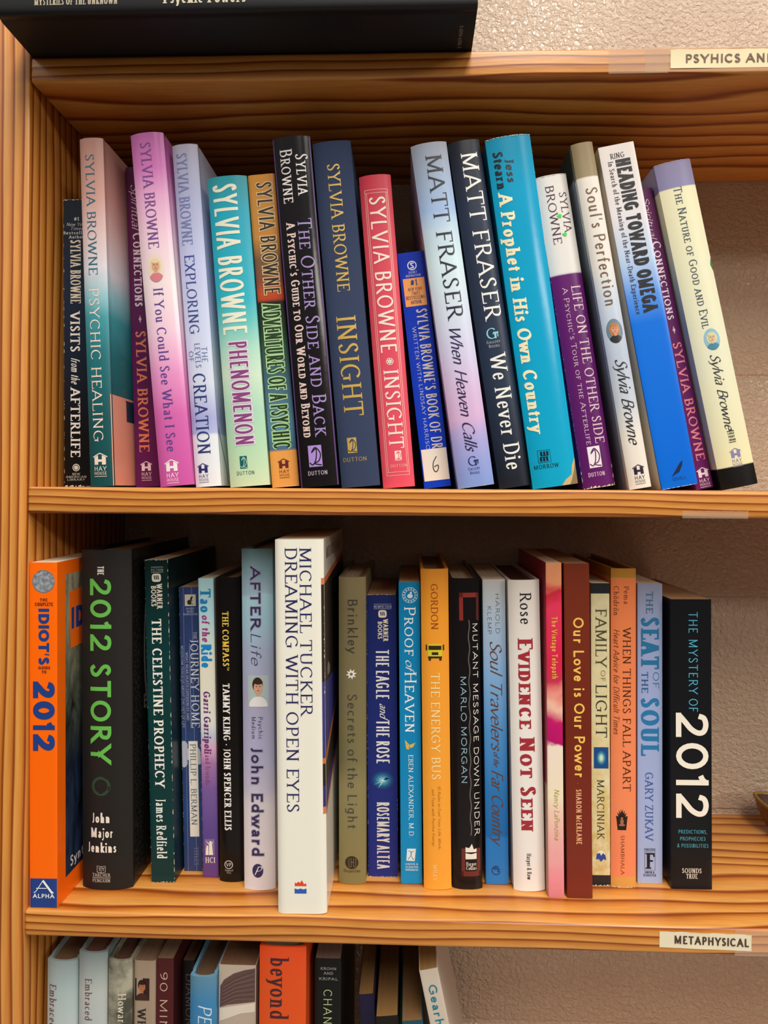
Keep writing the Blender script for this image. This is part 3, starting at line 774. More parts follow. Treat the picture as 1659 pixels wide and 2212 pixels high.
# ---------------------------------------------------------------- upper shelf
b = Book('u1', 431, 1050, 'pb', [(0, '16202c'), (.3, '14283f'), (.6, '0f1b2c'), (.8, '0c0b0c')], 'small worn dark navy paperback leftmost on the upper shelf', depth=105, paper='c9b38c')
for t, y, h, st in (('#1', 477, 8, 'B'), ('New York', 488, 7, 'I'), ('Times', 497, 7, 'I'), ('Bestselling', 506, 6.5, 'B'), ('Author', 515, 6.5, 'B')):
    wd = .07 * len(t) * .9; b.TH(t, y, h, .5 - wd / 1.3, .5 + wd / 1.3, 'c9ccc8', st, 'blurb_lettering')
b.T('SYLVIA BROWNE', 518, 655, .27, .66, 'd8cfb8', 'R', 'author_lettering')
b.T('VISITS', 673, 760, .26, .62, 'ece6dc', 'B'); b.T('from the', 772, 828, .28, .60, 'ece6dc', 'I'); b.T('AFTERLIFE', 837, 986, .26, .62, 'ece6dc', 'B')
b.add('publisher_emblem', [ell(b.x(.46), b.z(1009), b.px(8), b.px(8))], 'd8d2c8', 0); b.add('publisher_emblem', ring(b.x(.46), b.z(1009), b.px(5.4), b.px(1.4)), '1a1616', 1)
for t, y in (('NEW', 1025), ('AMERICAN', 1031), ('LIBRARY', 1037)): b.TH(t, y, 4.4, .46 - .05 * len(t), .46 + .05 * len(t), 'b8b2a8', 'B', 'publisher_emblem')
b.wear('l', 3, amt=1.1); b.wear('r', 4, 640, 1048); b.wear('b', 5, amt=1.3); b.wear('t', 6, amt=.8); b.done()

b = Book('u2', 298, 1051, 'hc', [(0, 'b4857a'), (.16, 'cf9d92'), (.28, 'dcc0be'), (.38, 'd9d6de'), (.45, '8fc2cc'), (.51, '3f97a2'), (.62, '23727a'), (.8, '185458'), (1, '164a4c')], 'thick jacketed book fading from dusty pink through white to deep teal', noise=.05)
b.T('SYLVIA BROWNE', 333, 594, .26, .64, '1b667c', 'R', 'author_lettering'); b.T('PSYCHIC HEALING', 623, 955, .24, .66, 'f3dac8', 'R')
hay(b, .49, 998, 31, 'f3dac8')
b.add('cover_panel', [rect(4, 140, .5, b.z(852))], 'f0a78c', 0, 'R'); b.R('cover_panel', .97, 1.0, 852, 1050, 'f0a78c')
b.add('cover_panel', [rect(30, 46, b.z(905), b.z(858)), rect(29, 48, b.z(860), b.z(857))], '223c50', 1, 'R'); b.done()

def spirit(b, ys, xsc, col):
    b.T('Spiritual', ys[0], ys[1], xsc[0], xsc[0] + .34, 'e0c0d0', 'Sc'); b.T('Connections', ys[2], ys[3], xsc[0] + .02, xsc[1], 'ecd8e0', 'BC')
    x, z = b.x((xsc[0] + xsc[1]) / 2), b.z(ys[4]); k = b.px(1)
    b.add('ornament_print', [[(x, z + 9 * k), (x + 2 * k, z), (x, z - 9 * k), (x - 2 * k, z)], ell(x, z, 3.2 * k, 2.4 * k, 10)], 'e0b8cc', 1)
    b.T('SYLVIA BROWNE', ys[5], ys[6], xsc[0], xsc[1], col, 'B', 'author_lettering')
b = Book('u3', 361, 1049, 'pb', [(0, '5a1c4a'), (1, '641a58')], 'plum purple paperback set back between the teal book and the pink book')
spirit(b, (397, 495, 503, 662, 689, 714, 974), (.20, .62), 'e8855c'); hay(b, .46, 1010, 25, 'f0dce4'); b.done()

b = Book('u4', 287, 1051, 'hc', [(0, 'c46cae'), (.1, 'd97fc4'), (.18, 'ecb0d8'), (.3, 'f4d4e4'), (.42, 'f5e4e6'), (.56, 'f3cfe2'), (.68, 'e898cc'), (.8, 'd86ab2'), (1, 'cf5aa8')], 'glossy pink jacketed book with a small oval portrait on its spine', rough=.2)
b.T('SYLVIA BROWNE', 308, 537, .30, .62, '7c4c94', 'R', 'author_lettering'); b.T('If You Could See What I See', 624, 977, .33, .62, '5c4296', 'R')
portrait(b, .46, 580, 19, 31, 'ead8a8', 'dfa88c', 'd8808c', 'f0dcd0'); hay(b, .43, 1013, 31, 'fbf1ee'); b.done()

b = Book('u5', 312, 1051, 'hc', [(0, 'b8b6cc'), (.15, 'b4bade'), (.35, 'c6cdf2'), (.6, 'd0d9f2'), (.7, 'd3dcee'), (.8, 'a9aede'), (.845, 'b4bce4'), (.85, 'e4eaf0'), (1, 'eaeef2')], 'pale lavender jacketed book with navy serif lettering, right of the glossy pink one')
b.T('SYLVIA BROWNE', 331, 529, .16, .58, '7d86ba', 'R', 'author_lettering'); b.T('EXPLORING', 551, 722, .20, .60, '3c4a94', 'R')
b.T('THE', 750, 784, .62, .84, '6c78ac', 'F'); b.T('LEVELS', 742, 795, .36, .58, '6c78ac', 'F'); b.T('OF', 758, 781, .10, .30, '6c78ac', 'F')
b.T('CREATION', 807, 981, .20, .70, '28387c', 'R'); hay(b, .36, 1016, 25, '2c2c70')
b.add('cover_picture', line([(14 + 9 * math.sin(a / 7), b.z(975) - a * 2.2) for a in range(-8, 12)], 1.0), '34508a', 1, 'R'); b.done()

b = Book('u6', 379, 1050, 'hc', [(0, '2f98a6'), (.12, '22aac4'), (.4, '30b4c8'), (.47, '66c8c4'), (.56, 'b2e0cc'), (.64, 'cfe9d0'), (.76, 'aedcc0'), (.86, 'b8e0bc'), (1, 'd2e6bc')], 'turquoise to mint jacketed book with tall cream capitals', noise=.02)
b.T('SYLVIA BROWNE', 396, 722, .13, .74, 'eef0da', 'F', 'author_lettering'); b.T('PHENOMENON', 737, 961, .24, .70, '8c4480', 'F', halo='e6ddea')
dutton(b, .40, 998, 16, 27, '14605c', 'a8dccc', 1025, (.20, .66), '1c6458', 8); b.done()

b = Book('u7', 377, 1049, 'pb', [(0, 'd09040'), (.2, 'c88a44'), (.27, '7c5c40'), (.34, '8a5040'), (.38, 'c0512e'), (.40, 'b84a2a'), (.41, '2a2a24'), (.5, '2e4030'), (.58, '3c5c50'), (.68, '4c7084'), (.8, '5c88a4'), (.882, '4a7090'), (.885, 'eca452'), (1, 'eca452')], 'mass paperback shading from orange to slate blue with glowing green capitals', rough=.25, bulge=1.0)
b.T('SYLVIA BROWNE', 394, 636, .30, .86, '33281e', 'F', 'author_lettering', halo='dfc08c'); b.T('ADVENTURES OF A PSYCHIC', 656, 967, .18, .80, '28401f', 'F', halo='b4e0a4')
hay(b, .50, 1004, 25, '6a2424'); b.wear('b', 8, amt=.8); b.done()

b = Book('u8', 295, 1053, 'hc', [(0, '141114'), (1, '1b1719')], 'glossy black jacketed book with thin purple edges and two columns of lettering', rough=.16)
b.R('edge_stripe', 0, .035, 296, 1052, '5a3a78'); b.R('edge_stripe', .965, 1, 296, 1052, '5a3a78')
b.T('Sylvia', 334, 423, .58, .90, 'ece6e4', 'RC', 'author_lettering'); b.T('Browne', 322, 438, .18, .50, 'ece6e4', 'RC', 'author_lettering')
b.T('The Other Side and Back', 474, 944, .50, .86, 'a28ac8', 'RC'); b.T("A Psychic's Guide to Our World and Beyond", 481, 946, .19, .42, 'e8cfc8', 'BC', 'subtitle_lettering')
dutton(b, .45, 987, 29, 46, 'b090dc', '1c181c', 1028, (.22, .74), 'c8b8cc', 9); b.done()

b = Book('u9', 305, 1052, 'hc', '33405e', 'navy cloth bound book with gold stamped lettering, its jacket missing', cloth=True, bulge=2.6)
G_ = 'goldd8b45c'
b.T('SYLVIA BROWNE', 354, 630, .34, .66, G_, 'R', 'author_lettering'); b.T('INSIGHT', 684, 899, .24, .74, G_, 'R')
dutton(b, .37, 962, 20, 33, G_, '33405e', 997, (.10, .72), 'goldc8a860', 9); b.done()

b = Book('u10', 377, 1052, 'hc', [(0, 'c8384c'), (.2, 'd84a5c'), (1, 'e85468')], 'coral red jacketed book with a thin cream double frame around its title')
fr = []
for d in (0, .09):
    xa, xb = b.x(.14 + d * .0), b.x(.88); 
for a_, c_ in (((.15, 409), (.86, 409)), ((.15, 416), (.86, 416)), ((.15, 1019), (.86, 1019)), ((.15, 1026), (.86, 1026))): fr += line([(b.x(a_[0]), b.z(a_[1])), (b.x(c_[0]), b.z(c_[1]))], .3)
for u_, ya, yb in ((.15, 409, 1026), (.20, 416, 1019), (.81, 416, 1019), (.86, 409, 1026)): fr += line([(b.x(u_), b.z(ya)), (b.x(u_), b.z(yb))], .3)
b.add('frame_print', fr, 'f2c8b8', 0)
b.T('SYLVIA BROWNE', 424, 762, .27, .77, 'f8e6da', 'F', 'author_lettering'); b.T('INSIGHT', 799, 968, .30, .76, 'f8e6da', 'R')
for a_ in range(0, 360, 60): b.add('ornament_print', ring(b.x(.52) + b.px(4.4) * math.cos(a_ * D2R), b.z(781) + b.px(4.4) * math.sin(a_ * D2R), b.px(3.2), b.px(1.3), 10), 'f8e6da', 1)
dutton(b, .55, 984, 14, 21, 'f8e6da', 'e85468', 1009, (.28, .80), 'f2b8a8', 6.5); b.done()

b = Book('u11', 545, 1051, 'pb', [(0, '1838b4'), (1, '1440c8')], 'short royal blue mass paperback with an orange box and a white price sticker', depth=105, rough=.22, paper='c9b38c')
x, z = b.x(.5), b.z(574); b.add('publisher_emblem', ring(x, z, b.px(9), b.px(2.2)), 'e4e8f4', 0)
b.add('publisher_emblem', line(catmull([(x + b.px(4), z + b.px(5)), (x - b.px(3), z + b.px(4)), (x + b.px(3), z - b.px(4)), (x - b.px(4), z - b.px(5))]), b.px(2.4)), 'e4e8f4', 1)
b.TH('SIGNET', 591, 5, .34, .66, 'c0c8e4', 'S', 'publisher_emblem'); b.TH('INSPIRATION', 598, 5, .22, .78, 'c0c8e4', 'S', 'publisher_emblem')
b.R('orange_box', .10, .90, 601, 661, 'f0a458'); b.TH('#1', 617, 13, .36, .62, '283878', 'B', 'orange_box')
for t, y, st in (('NEW YORK', 628, 'I'), ('TIMES', 637, 'I'), ('BESTSELLING', 646, 'R'), ('AUTHOR', 656, 'R')): b.TH(t, y, 7, .5 - .033 * len(t), .5 + .033 * len(t), '283060', st, 'orange_box', 1)
b.T("SYLVIA BROWNE'S BOOK OF DR", 668, 968, .46, .86, 'cfc8c8', 'F'); b.T('WRITTEN WITH LINDSAY HARRISO', 705, 969, .24, .38, 'c0c0d0', 'F', 'author_lettering')
b.R('price_sticker', .04, .98, 968, 1036, 'ece6d8', 2)
b.add('price_sticker', line(catmull([(b.x(.58), b.z(985)), (b.x(.44), b.z(998)), (b.x(.42), b.z(1011)), (b.x(.50), b.z(1018)), (b.x(.60), b.z(1012)), (b.x(.60), b.z(1004)), (b.x(.46), b.z(1007))]), .65), '2a2a2a', 3)
b.done()

b = Book('u12', 308, 1051, 'hc', [(0, 'a9b0c0'), (.1, 'a8bcd8'), (.2, 'a4c2ec'), (.25, 'c4dcee'), (.35, 'd4ecf2'), (.5, 'd4def0'), (.62, 'd2cdec'), (.72, 'd8bce0'), (.8, 'd8b4dc'), (.87, 'a9a8e0'), (1, '7f9ede')], 'jacketed book in soft sky blue and lilac with black capitals and script', noise=.07)
b.T('MATT FRASER', 335, 690, .36, .80, '1c2230', 'R', 'author_lettering'); b.T('When Heaven Calls', 702, 972, .34, .66, '2c2450', 'Sc')
gallery(b, .50, 996, 22, '283470', '34407c', 1015); b.wear('b', 21, amt=.5); b.done()

b = Book('u13', 303, 1050, 'hc', [(0, '1c2029'), (.2, '263148'), (.7, '28364c'), (1, '1e222c')], 'dark navy jacketed book with large white capitals beside the sky blue one')
b.T('MATT FRASER', 330, 690, .34, .86, 'f0efe9', 'R', 'author_lettering'); gallery(b, .48, 720, 25, '8cd4e4', 'a8b4c0', 741)
b.T('We Never Die', 765, 1013, .30, .80, 'f0efe9', 'R'); b.done()

b = Book('u14', 293, 1051, 'hc', [(0, '1c8cb0'), (.15, '0aa0cc'), (.6, '0ca4d0'), (1, '14a8d0')], 'wide bright cyan jacketed book with cream title lettering and torn lower corner', rough=.2)
b.T('Stearn', 322, 404, .12, .33, '12181e', 'Kb', 'author_lettering'); b.T('Jess', 341, 393, .36, .55, '12181e', 'Kb', 'author_lettering')
b.T('A Prophet in His Own Country', 413, 931, .12, .41, 'f4efc8', 'Kb')
x, z = b.x(.33), b.z(984); q = b.px(13); b.add('publisher_emblem', line([(x - q, z - q), (x - q, z + q), (x + q, z + q), (x + q, z - q), (x - q, z - q)], .35), '12202c', 0)
for sg in (-1, 1):
    for i_ in (-1, 0, 1): b.add('publisher_emblem', [rect(x + i_ * q * .5 - q * .17 + sg * .3, x + i_ * q * .5 + q * .17 + sg * .3, z + (q * .08 if sg > 0 else -q * .8), z + (q * .8 if sg > 0 else -q * .08)), rect(x - q * .6 + sg * .3, x + q * .6 + sg * .3, z + sg * q * .12 - .2, z + sg * q * .12 + .2)], '12202c', 1)
b.TH('MORROW', 1010, 9, .08, .62, '12303c', 'S', 'publisher_emblem')
b.add('edge_wear', [[(b.a - .1, b.z(995)), (b.a - 3, b.z(1012)), (b.a - 4, b.z(1030)), (b.a - 9, b.z(1040)), (b.a - 12, .05), (b.a - .1, .05)]], 'c9b083', 2)
b.add('edge_wear', [[(b.a - .1, b.z(1003)), (b.a - 1.6, b.z(1022)), (b.a - 4, b.z(1040)), (b.a - 6, .05), (b.a - .1, .05)]], '8a7448', 3)
b.wear('t', 12, amt=.7); b.wear('r', 13, 293, 560, amt=.6); b.done()

b = Book('u15', 378, 1046, 'hc', [(0, 'e9e5df'), (.316, 'ece8e2'), (.318, '641a6c'), (1, '601a66')], 'white and deep purple jacketed book with frayed foot and green specks on the spine', bulge=2.6)
b.add('cover_panel', [], 'd8c4dc', 0) if False else None
b.T('SYLVIA', 417, 503, .66, .90, '4a2440', 'R', 'author_lettering'); b.T('BROWNE', 400, 525, .26, .52, '4a2440', 'R', 'author_lettering')
b.T('LIFE ON THE OTHER SIDE', 617, 953, .58, .88, 'ecc8d4', 'R'); b.T("A Psychic's Tour of the Afterlife", 619, 954, .30, .46, 'ecd0dc', 'RC', 'subtitle_lettering')
for cx_, cy_ in ((.56, 467), (.64, 507)):
    x, z = b.x(cx_), b.z(cy_); b.add('green_speck', [[(x - 1.9, z + .4), (x - .4, z + 1.0), (x + .2, z + 1.7), (x + 2.0, z + .3), (x + 1.0, z - 1.5), (x - .6, z - 1.2)]], '2ee04a', 3)
dutton(b, .48, 981, 26, 45, 'f4eef0', '601a66', 1022, (.20, .72), 'e0c8dc', 9)
b.wear('b', 31, amt=2.0, col='d8ccb4'); b.wear('l', 32, 990, 1046, 1.4); b.wear('r', 33, 1000, 1046, 1.4); b.wear('t', 34, amt=.8); b.wear('l', 35, 600, 1046, .5); b.done()

b = Book('u16', 308, 1051, 'hc', [(0, '8c7c5c'), (.099, '9c8c6c'), (.101, 'e9e3d8'), (.36, 'e8e4de'), (.46, 'c8d4e4'), (.62, 'bcc8da'), (.75, 'c8d0da'), (.85, 'ebe4d8'), (1, 'ece6da')], 'narrow cream jacketed book with an olive head band and round portrait')
b.T("Soul's Perfection", 405, 661, .30, .84, '74583c', 'F'); portrait(b, .52, 714, 17, 26, 'c07c44', 'd89c7c', '22262c', '6c8698')
b.T('Sylvia Browne', 772, 955, .30, .82, '2c2c34', 'Sc', 'author_lettering'); hay(b, .52, 1016, 25, '2a2034')
b.add('cover_panel', [rect(8, 146, b.z(375), b.H - .3)], '3c382c', 0, 'L'); b.add('cover_panel', [rect(8, 146, .3, b.z(375))], '8f98a4', 0, 'L'); b.done()  # dark upper panel: shade on the left cover put into its colour

b = Book('u17', 312, 1049, 'pb', [(0, 'e4dcd6'), (.2, 'e6e2e4'), (.34, 'b8d0f0'), (.44, '5a98ec'), (.52, '1474e4'), (1, '0c6ce0')], 'white to vivid blue paperback with very heavy black condensed title', rough=.25)
b.TH('RING', 341, 11, .28, .68, '28282c', 'R', 'author_lettering'); b.T('HEADING TOWARD OMEGA', 343, 674, .40, .82, '1b1b20', 'H')
b.T('In Search of the Meaning of the Near-Death Experience', 346, 675, .19, .33, '2c2c38', 'R', 'subtitle_lettering')
x, z = b.x(.52), b.z(1012)
b.add('publisher_emblem', [[(x - 5, z - 4.6), (x - 2, z - 1), (x + 2, z + 4), (x + 4.6, z + 6), (x + 3.8, z + 2.6), (x + 1, z - 2), (x - 1.6, z - 3)]], '10264c', 0)
b.TH('QUILL', 1034, 7, .34, .72, '12305c', 'T', 'publisher_emblem')
b.add('cover_panel', [rect(2, 130, .3, b.H - .3)], 'd8ccb8', 0, 'L'); b.wear('b', 41, amt=.5, col='e8e4e0'); b.done()

b = Book('u18', 409, 1050, 'pb', [(0, '5a1c50'), (1, '6a1c5c')], 'second plum purple paperback, squeezed between the blue spine and the cream book at right')
spirit(b, (426, 516, 522, 690, 712, 738, 990), (.36, .84), 'f0848c'); hay(b, .56, 1021, 25, 'f0dce4'); b.done()

b = Book('u19', 345, 1050, 'hc', [(0, '8a84a4'), (.079, '8a86ac'), (.081, 'e8e4be'), (.6, 'e6e6c8'), (.935, 'ece6b8'), (.937, '141210'), (1, '100e0c')], 'pale yellow jacketed book with grey-violet head and black foot, rightmost on the upper shelf', bulge=2.4)
b.T('The Nature of Good and Evil', 401, 706, .36, .58, '384a58', 'RC'); b.T('Sylvia Browne', 762, 926, .40, .66, '30303c', 'Sc', 'author_lettering')
portrait(b, .55, 732, 17, 23, 'dcd49c', 'd8c098', '3c84a0', '8cbcd4')
b.R('blurb_lettering', .43, .62, 929, 931, '34343c'); b.R('blurb_lettering', .43, .62, 953, 954.5, '34343c')
for t, y in (('LARGE', 937), ('PRINT', 944), ('EDITION', 951)): b.TH(t, y, 4.6, .44, .62, '44443c', 'Sb', 'blurb_lettering')
hay(b, .54, 982, 24, '8a84b4'); b.add('leaf_print', [[(b.a - .02, b.z(590)), (b.a - 1.5, b.z(575)), (b.a - .02, b.z(560))]], '2c7a34', 1); b.wear('t', 51, amt=.5, col='b8b0c4'); b.done()

# ---------------------------------------------------------------- middle shelf
b = Book('l1', 1216, 1962, 'pb', 'ff6c08', 'bright orange paperback with a blue foot, leftmost on the middle shelf', rough=.3, depth=170)
x, z, q = b.x(.51), b.z(1257), b.px(25)
m_, nt_, b_ = newmat('coin'); nz_ = N(nt_, 'ShaderNodeTexNoise', Scale=420.0, Detail=4.0); tc_ = N(nt_, 'ShaderNodeTexCoord'); nt_.links.new(tc_.outputs['Object'], nz_.inputs['Vector'])
rr_ = ramp(nt_, [(.3, '5c646c'), (.7, 'aab0b6')]); nt_.links.new(nz_.outputs['Fac'], rr_.inputs[0]); nt_.links.new(rr_.outputs[0], b_.inputs['Base Color'])
b.add('coin_print', [ell(x, z, q, q, 32)], m_, 0); b.add('coin_print', ring(x, z, q * .95, .35, 32), '6c727a', 1); b.add('coin_print', ring(x, z, q * .62, .25, 28), '8a9098', 1)
b.add('coin_print', [ell(x, z + q * .12, q * .14, q * .14, 14)], '757c84', 1)
NV = '1f3f86'
b.TH('THE', 1300, 6.5, .38, .66, '7a3018', 'H'); b.TH('COMPLETE', 1310, 7.5, .20, .86, '7a3018', 'H')
b.T("IDIOT'S", 1315, 1438, .33, .72, NV, 'H'); b.TH('GUIDE', 1447, 6.5, .32, .76, '7a3018', 'H'); b.TH('TO', 1456, 6.5, .44, .62, '7a3018', 'H')
b.T('2012', 1471, 1625, .13, .92, NV, 'H'); b.R('foot_panel', .02, .99, 1899, 1961.5, NV)
b.add('foot_panel', line(catmull([(b.x(.15), b.z(1929)), (b.x(.24), b.z(1926)), (b.x(.48), b.z(1904))]), .5) + line([(b.x(.48), b.z(1903)), (b.x(.82), b.z(1930)), (b.x(.86), b.z(1928))], 1.5) + line([(b.x(.24), b.z(1920)), (b.x(.62), b.z(1920))], .5), 'f4f4f0', 1)
b.TH('ALPHA', 1941, 9, .12, .90, 'f4f4f0', 'Sb', 'foot_panel')
def stone_mat():
    m, nt, bb_ = newmat('stone_print'); L = nt.links.new
    tc = N(nt, 'ShaderNodeTexCoord'); mp = N(nt, 'ShaderNodeMapping'); mp.inputs['Scale'].default_value = (90, 60, 22); L(tc.outputs['Object'], mp.inputs[0])
    nz = N(nt, 'ShaderNodeTexNoise', Scale=1.0, Detail=8.0, Roughness=.7, Distortion=1.0); L(mp.outputs[0], nz.inputs['Vector'])
    sp = N(nt, 'ShaderNodeSeparateXYZ'); L(tc.outputs['Object'], sp.inputs[0]); rz = ramp(nt, [(.0, '34466a'), (.4, '26344c'), (.62, '6a7060'), (1, 'c0b898')])
    L(mathn(nt, 'MULTIPLY', sp.outputs[2], 4.2), rz.inputs[0]); r = ramp(nt, [(.35, .08), (.65, 1.0)]); L(nz.outputs['Fac'], r.inputs[0])
    mx = N(nt, 'ShaderNodeMix', data_type='RGBA', blend_type='MULTIPLY'); mx.inputs[0].default_value = 1; L(rz.outputs[0], mx.inputs[6]); L(r.outputs[0], mx.inputs[7])
    L(mx.outputs[2], bb_.inputs['Base Color']); bb_.inputs['Roughness'].default_value = .3; return m
b.add('cover_picture', [rect(13, 160, 15, b.H - 10)], stone_mat(), 0, 'R'); b.add('cover_picture', [[(19, b.H - 24), (60, b.H - 20), (60, b.H - 66), (21, b.H - 66)]], 'f26a14', 1, 'R')
pg, _ = letters('IDIOT', 16, 60, 'H'); b.add('cover_picture', [[(22 + p, b.H - 52 + q) for p, q in g] for g in pg], NV, 2, 'R')
pg, _ = letters('Synthia', 8, 38, 'Sb'); b.add('cover_picture', [[(20 + p, 19 + q) for p, q in g] for g in pg], 'd8d4cc', 2, 'R'); b.done()

b = Book('l2', 1189, 1923, 'hc', '201e1c', 'thick matte black jacketed book with bold leaf green title', rough=.55, bulge=5)
GN = '64bc50'
b.T('THE', 1224, 1243, .37, .50, 'ddd8cc', 'Sb'); b.T('2012', 1249, 1409, .21, .64, GN, 'Sb'); b.T('STORY', 1434, 1651, .21, .63, GN, 'Sb')
for dr, c_ in ((0, '3c6a48'), (-2.6, '2c4c38'), (2.6, '28442f')): b.add('ring_print', ring(b.x(.42), b.z(1700), b.px(18 + dr), b.px(1.4), 30, a0=dr * 30, a1=dr * 30 + 330), c_, 0)
for t, y, ua, ub in (('John', 1779, .235, .60), ('Major', 1811, .205, .66), ('Jenkins', 1843, .14, .72)): b.TH(t, y, 21, ua, ub, 'ede6da', 'Sb', 'author_lettering')
x, z, q = b.x(.42), b.z(1879), b.px(9); b.add('publisher_emblem', line([(x - q, z - q * .7), (x - q, z + q * .8), (x, z + q * .6), (x + q, z + q * .8), (x + q, z - q * .7), (x, z - q * .9), (x - q, z - q * .7)], .35) + line([(x, z + q * .6), (x, z - q * .9)], .3) + line([(x - q * .7, z + q * .3), (x - q * .3, z + q * .3), (x - q * .4, z - q * .4)], .4) + line([(x + q * .2, z + q * .3), (x + q * .8, z + q * .3)], .35) + line([(x + q * .5, z + q * .3), (x + q * .5, z - q * .4)], .4), 'ccc4b8', 0)
b.TH('TARCHER', 1895, 7, .24, .60, 'ccc4b8', 'R', 'publisher_emblem'); b.R('publisher_emblem', .24, .60, 1897, 1898, 'ccc4b8'); b.TH('PENGUIN', 1907, 7, .24, .60, 'ccc4b8', 'R', 'publisher_emblem')
def scale_mat():
    m, nt, bb_ = newmat('scale_print'); L = nt.links.new
    tc = N(nt, 'ShaderNodeTexCoord'); v_ = N(nt, 'ShaderNodeTexVoronoi', Scale=260.0, feature='DISTANCE_TO_EDGE'); L(tc.outputs['Object'], v_.inputs['Vector'])
    r = ramp(nt, [(0, '080808'), (.12, '1e1c1a'), (.4, '2c2926')]); L(v_.outputs['Distance'], r.inputs[0]); L(r.outputs[0], bb_.inputs['Base Color']); bb_.inputs['Roughness'].default_value = .4; return m
b.add('cover_picture', [rect(8, 146, .3, b.H - .3)], scale_mat(), 0, 'R')
b.add('cover_picture', ring(44, b.z(1420), 13, 3.2, 24, ry=52, a0=95, a1=265), '9a9a98', 1, 'R')
pg, _ = letters('Beyond', 11, 60, 'Sb'); b.add('cover_picture', [[(28 + p, b.z(1556) + q) for p, q in g] for g in pg], '8a8a88', 1, 'R'); b.done()

b = Book('l3', 1210, 1907, 'pb', [(0, '0c2424'), (.3, '0e3a3a'), (1, '0c3636')], 'dark bottle green paperback with worn edges and white title capitals', rough=.28)
b.R('publisher_emblem', .28, .80, 1225.5, 1226.5, 'a8b0ac'); b.R('publisher_emblem', .28, .80, 1236.5, 1237.5, 'a8b0ac'); b.TH('FICTION', 1234.5, 5, .28, .80, 'a8b0ac', 'S', 'publisher_emblem')
warner(b, .50, 1249, 20, 'ddd6c4', '0e2c2c', (.50, .74), (.26, .48), (1262, 1316), (1266, 1311))
b.T('THE CELESTINE PROPHECY', 1338, 1702, .26, .66, 'f0ece2', 'B'); b.T('James Redfield', 1727, 1856, .27, .68, 'e8ece4', 'R', 'author_lettering')
b.wear('r', 61, amt=1.4); b.wear('l', 62, amt=.5); b.wear('b', 63, amt=.8); b.wear('t', 64, amt=.6)
b.add('cover_panel', [rect(2, 137, .3, b.H - .3)], '0a2326', 0, 'R')
b.add('cover_panel', ring(38, b.z(1515), 10, 2.2, 20, ry=9), 'c8d0cc', 1, 'R'); b.done()

b = Book('l4', 1269, 1882, 'pb', [(0, '34447c'), (.5, '30487c'), (.8, '2c4880'), (1, '34406c')], 'worn denim blue paperback with a white author box and small animal emblem', depth=108, blotch=('304068', 30), paper='c9a878')
for u_ in (.22, .66): b.R('rule_print', u_, u_ + .015, 1269, 1882, '8a94b4')
b.R('publisher_emblem', .30, .88, 1285, 1310, 'cfc8b0')
x, z = b.x(.58), b.z(1298); b.add('publisher_emblem', [ell(x - .6, z - 1.4, 1.7, 2.0, 14), ell(x + .9, z + 1.3, .9, 1.3, 12), ell(x + 1.6, z + 2.6, .8, .6, 10), [(x + 1.4, z + 3), (x + 1.2, z + 3.9), (x + 1.8, z + 3.1)], [(x - 2, z - 3), (x + 2.6, z - 3.2), (x + 2.6, z - 2.7), (x - 1, z - 2.4)], [(x + .8, z + .6), (x + 2.2, z - .4), (x + 2, z - .8), (x + .4, z)]], '2a2a24', 1)
for t, y in (('POCKET', 1318), ('BOOKS', 1324), ('NONFICTION', 1330)): b.TH(t, y, 4.4, .58 - .038 * len(t), .58 + .038 * len(t), '98a0b8', 'Sb', 'publisher_lettering')
b.T('THE', 1366, 1382, .72, .90, 'c4cce0', 'R'); b.T('JOURNEY HOME', 1382, 1573, .56, .96, 'dfe4ee', 'R'); b.R('rule_print', .50, .52, 1392, 1574, 'a8b0c8')
b.T('MYSTICISM TEACH US ABOUT THE GIFT OF LIFE', 1396, 1573, .06, .18, 'b4bcd4', 'R', 'subtitle_lettering'); b.T('WHAT NEAR-DEATH EXPERIENCES AND', 1410, 1557, .29, .42, 'b4bcd4', 'R', 'subtitle_lettering')
rd_ = random.Random(5)
b.add('cloud_print', [[(max(-b.a, min(b.a, p)), q) for p, q in ell(b.x(u_), b.z(y_), b.px(r_), b.px(r_ * 1.2), 14)] for u_, y_, r_ in ((.1, 1612, 9), (.2, 1630, 12), (.08, 1648, 9), (.7, 1628, 12), (.9, 1642, 9))], 'b8bccc', 0)
b.R('author_box', .36, .84, 1602, 1808, 'e6e2d4', 1); b.T('PHILLIP L. BERMAN', 1608, 1783, .44, .74, '505468', 'R', 'author_lettering', layer=2)
b.T('TITLES', 1830, 1870, .55, .78, '7078a0', 'R', 'series_lettering'); b.wear('l', 71, amt=.6); b.wear('r', 72, 1560, 1880, amt=.9); b.done()

b = Book('l5', 1250, 1896, 'pb', [(0, 'a8d4d8'), (.12, 'b4dce4'), (.2, 'c8dfd8'), (.3, 'e4e2cc'), (.48, 'dfe0d8'), (.53, 'bcc4d4'), (.57, 'd8a8c4'), (.62, 'a478a8'), (.7, '7a5c9c'), (.85, '5c4890'), (1, '66407c')], 'thin paperback fading from pale blue through cream to violet', noise=.05)
b.T('Tao', 1273, 1324, .12, .80, '1a80b8', 'K'); b.T('of the', 1329, 1388, .20, .68, 'a03c84', 'Kb'); b.T('Ride', 1392, 1444, .12, .80, '1488d0', 'H')
b.T('Garri Garripoli', 1494, 1629, .22, .66, '6c2c74', 'Kb', 'author_lettering'); b.T('and friends', 1632, 1696, .26, .60, 'a0407c', 'S', 'author_lettering')
b.R('publisher_emblem', .14, .78, 1814, 1849, '7c6a98'); x, z = b.x(.46), b.z(1832); K_ = b.px(1)
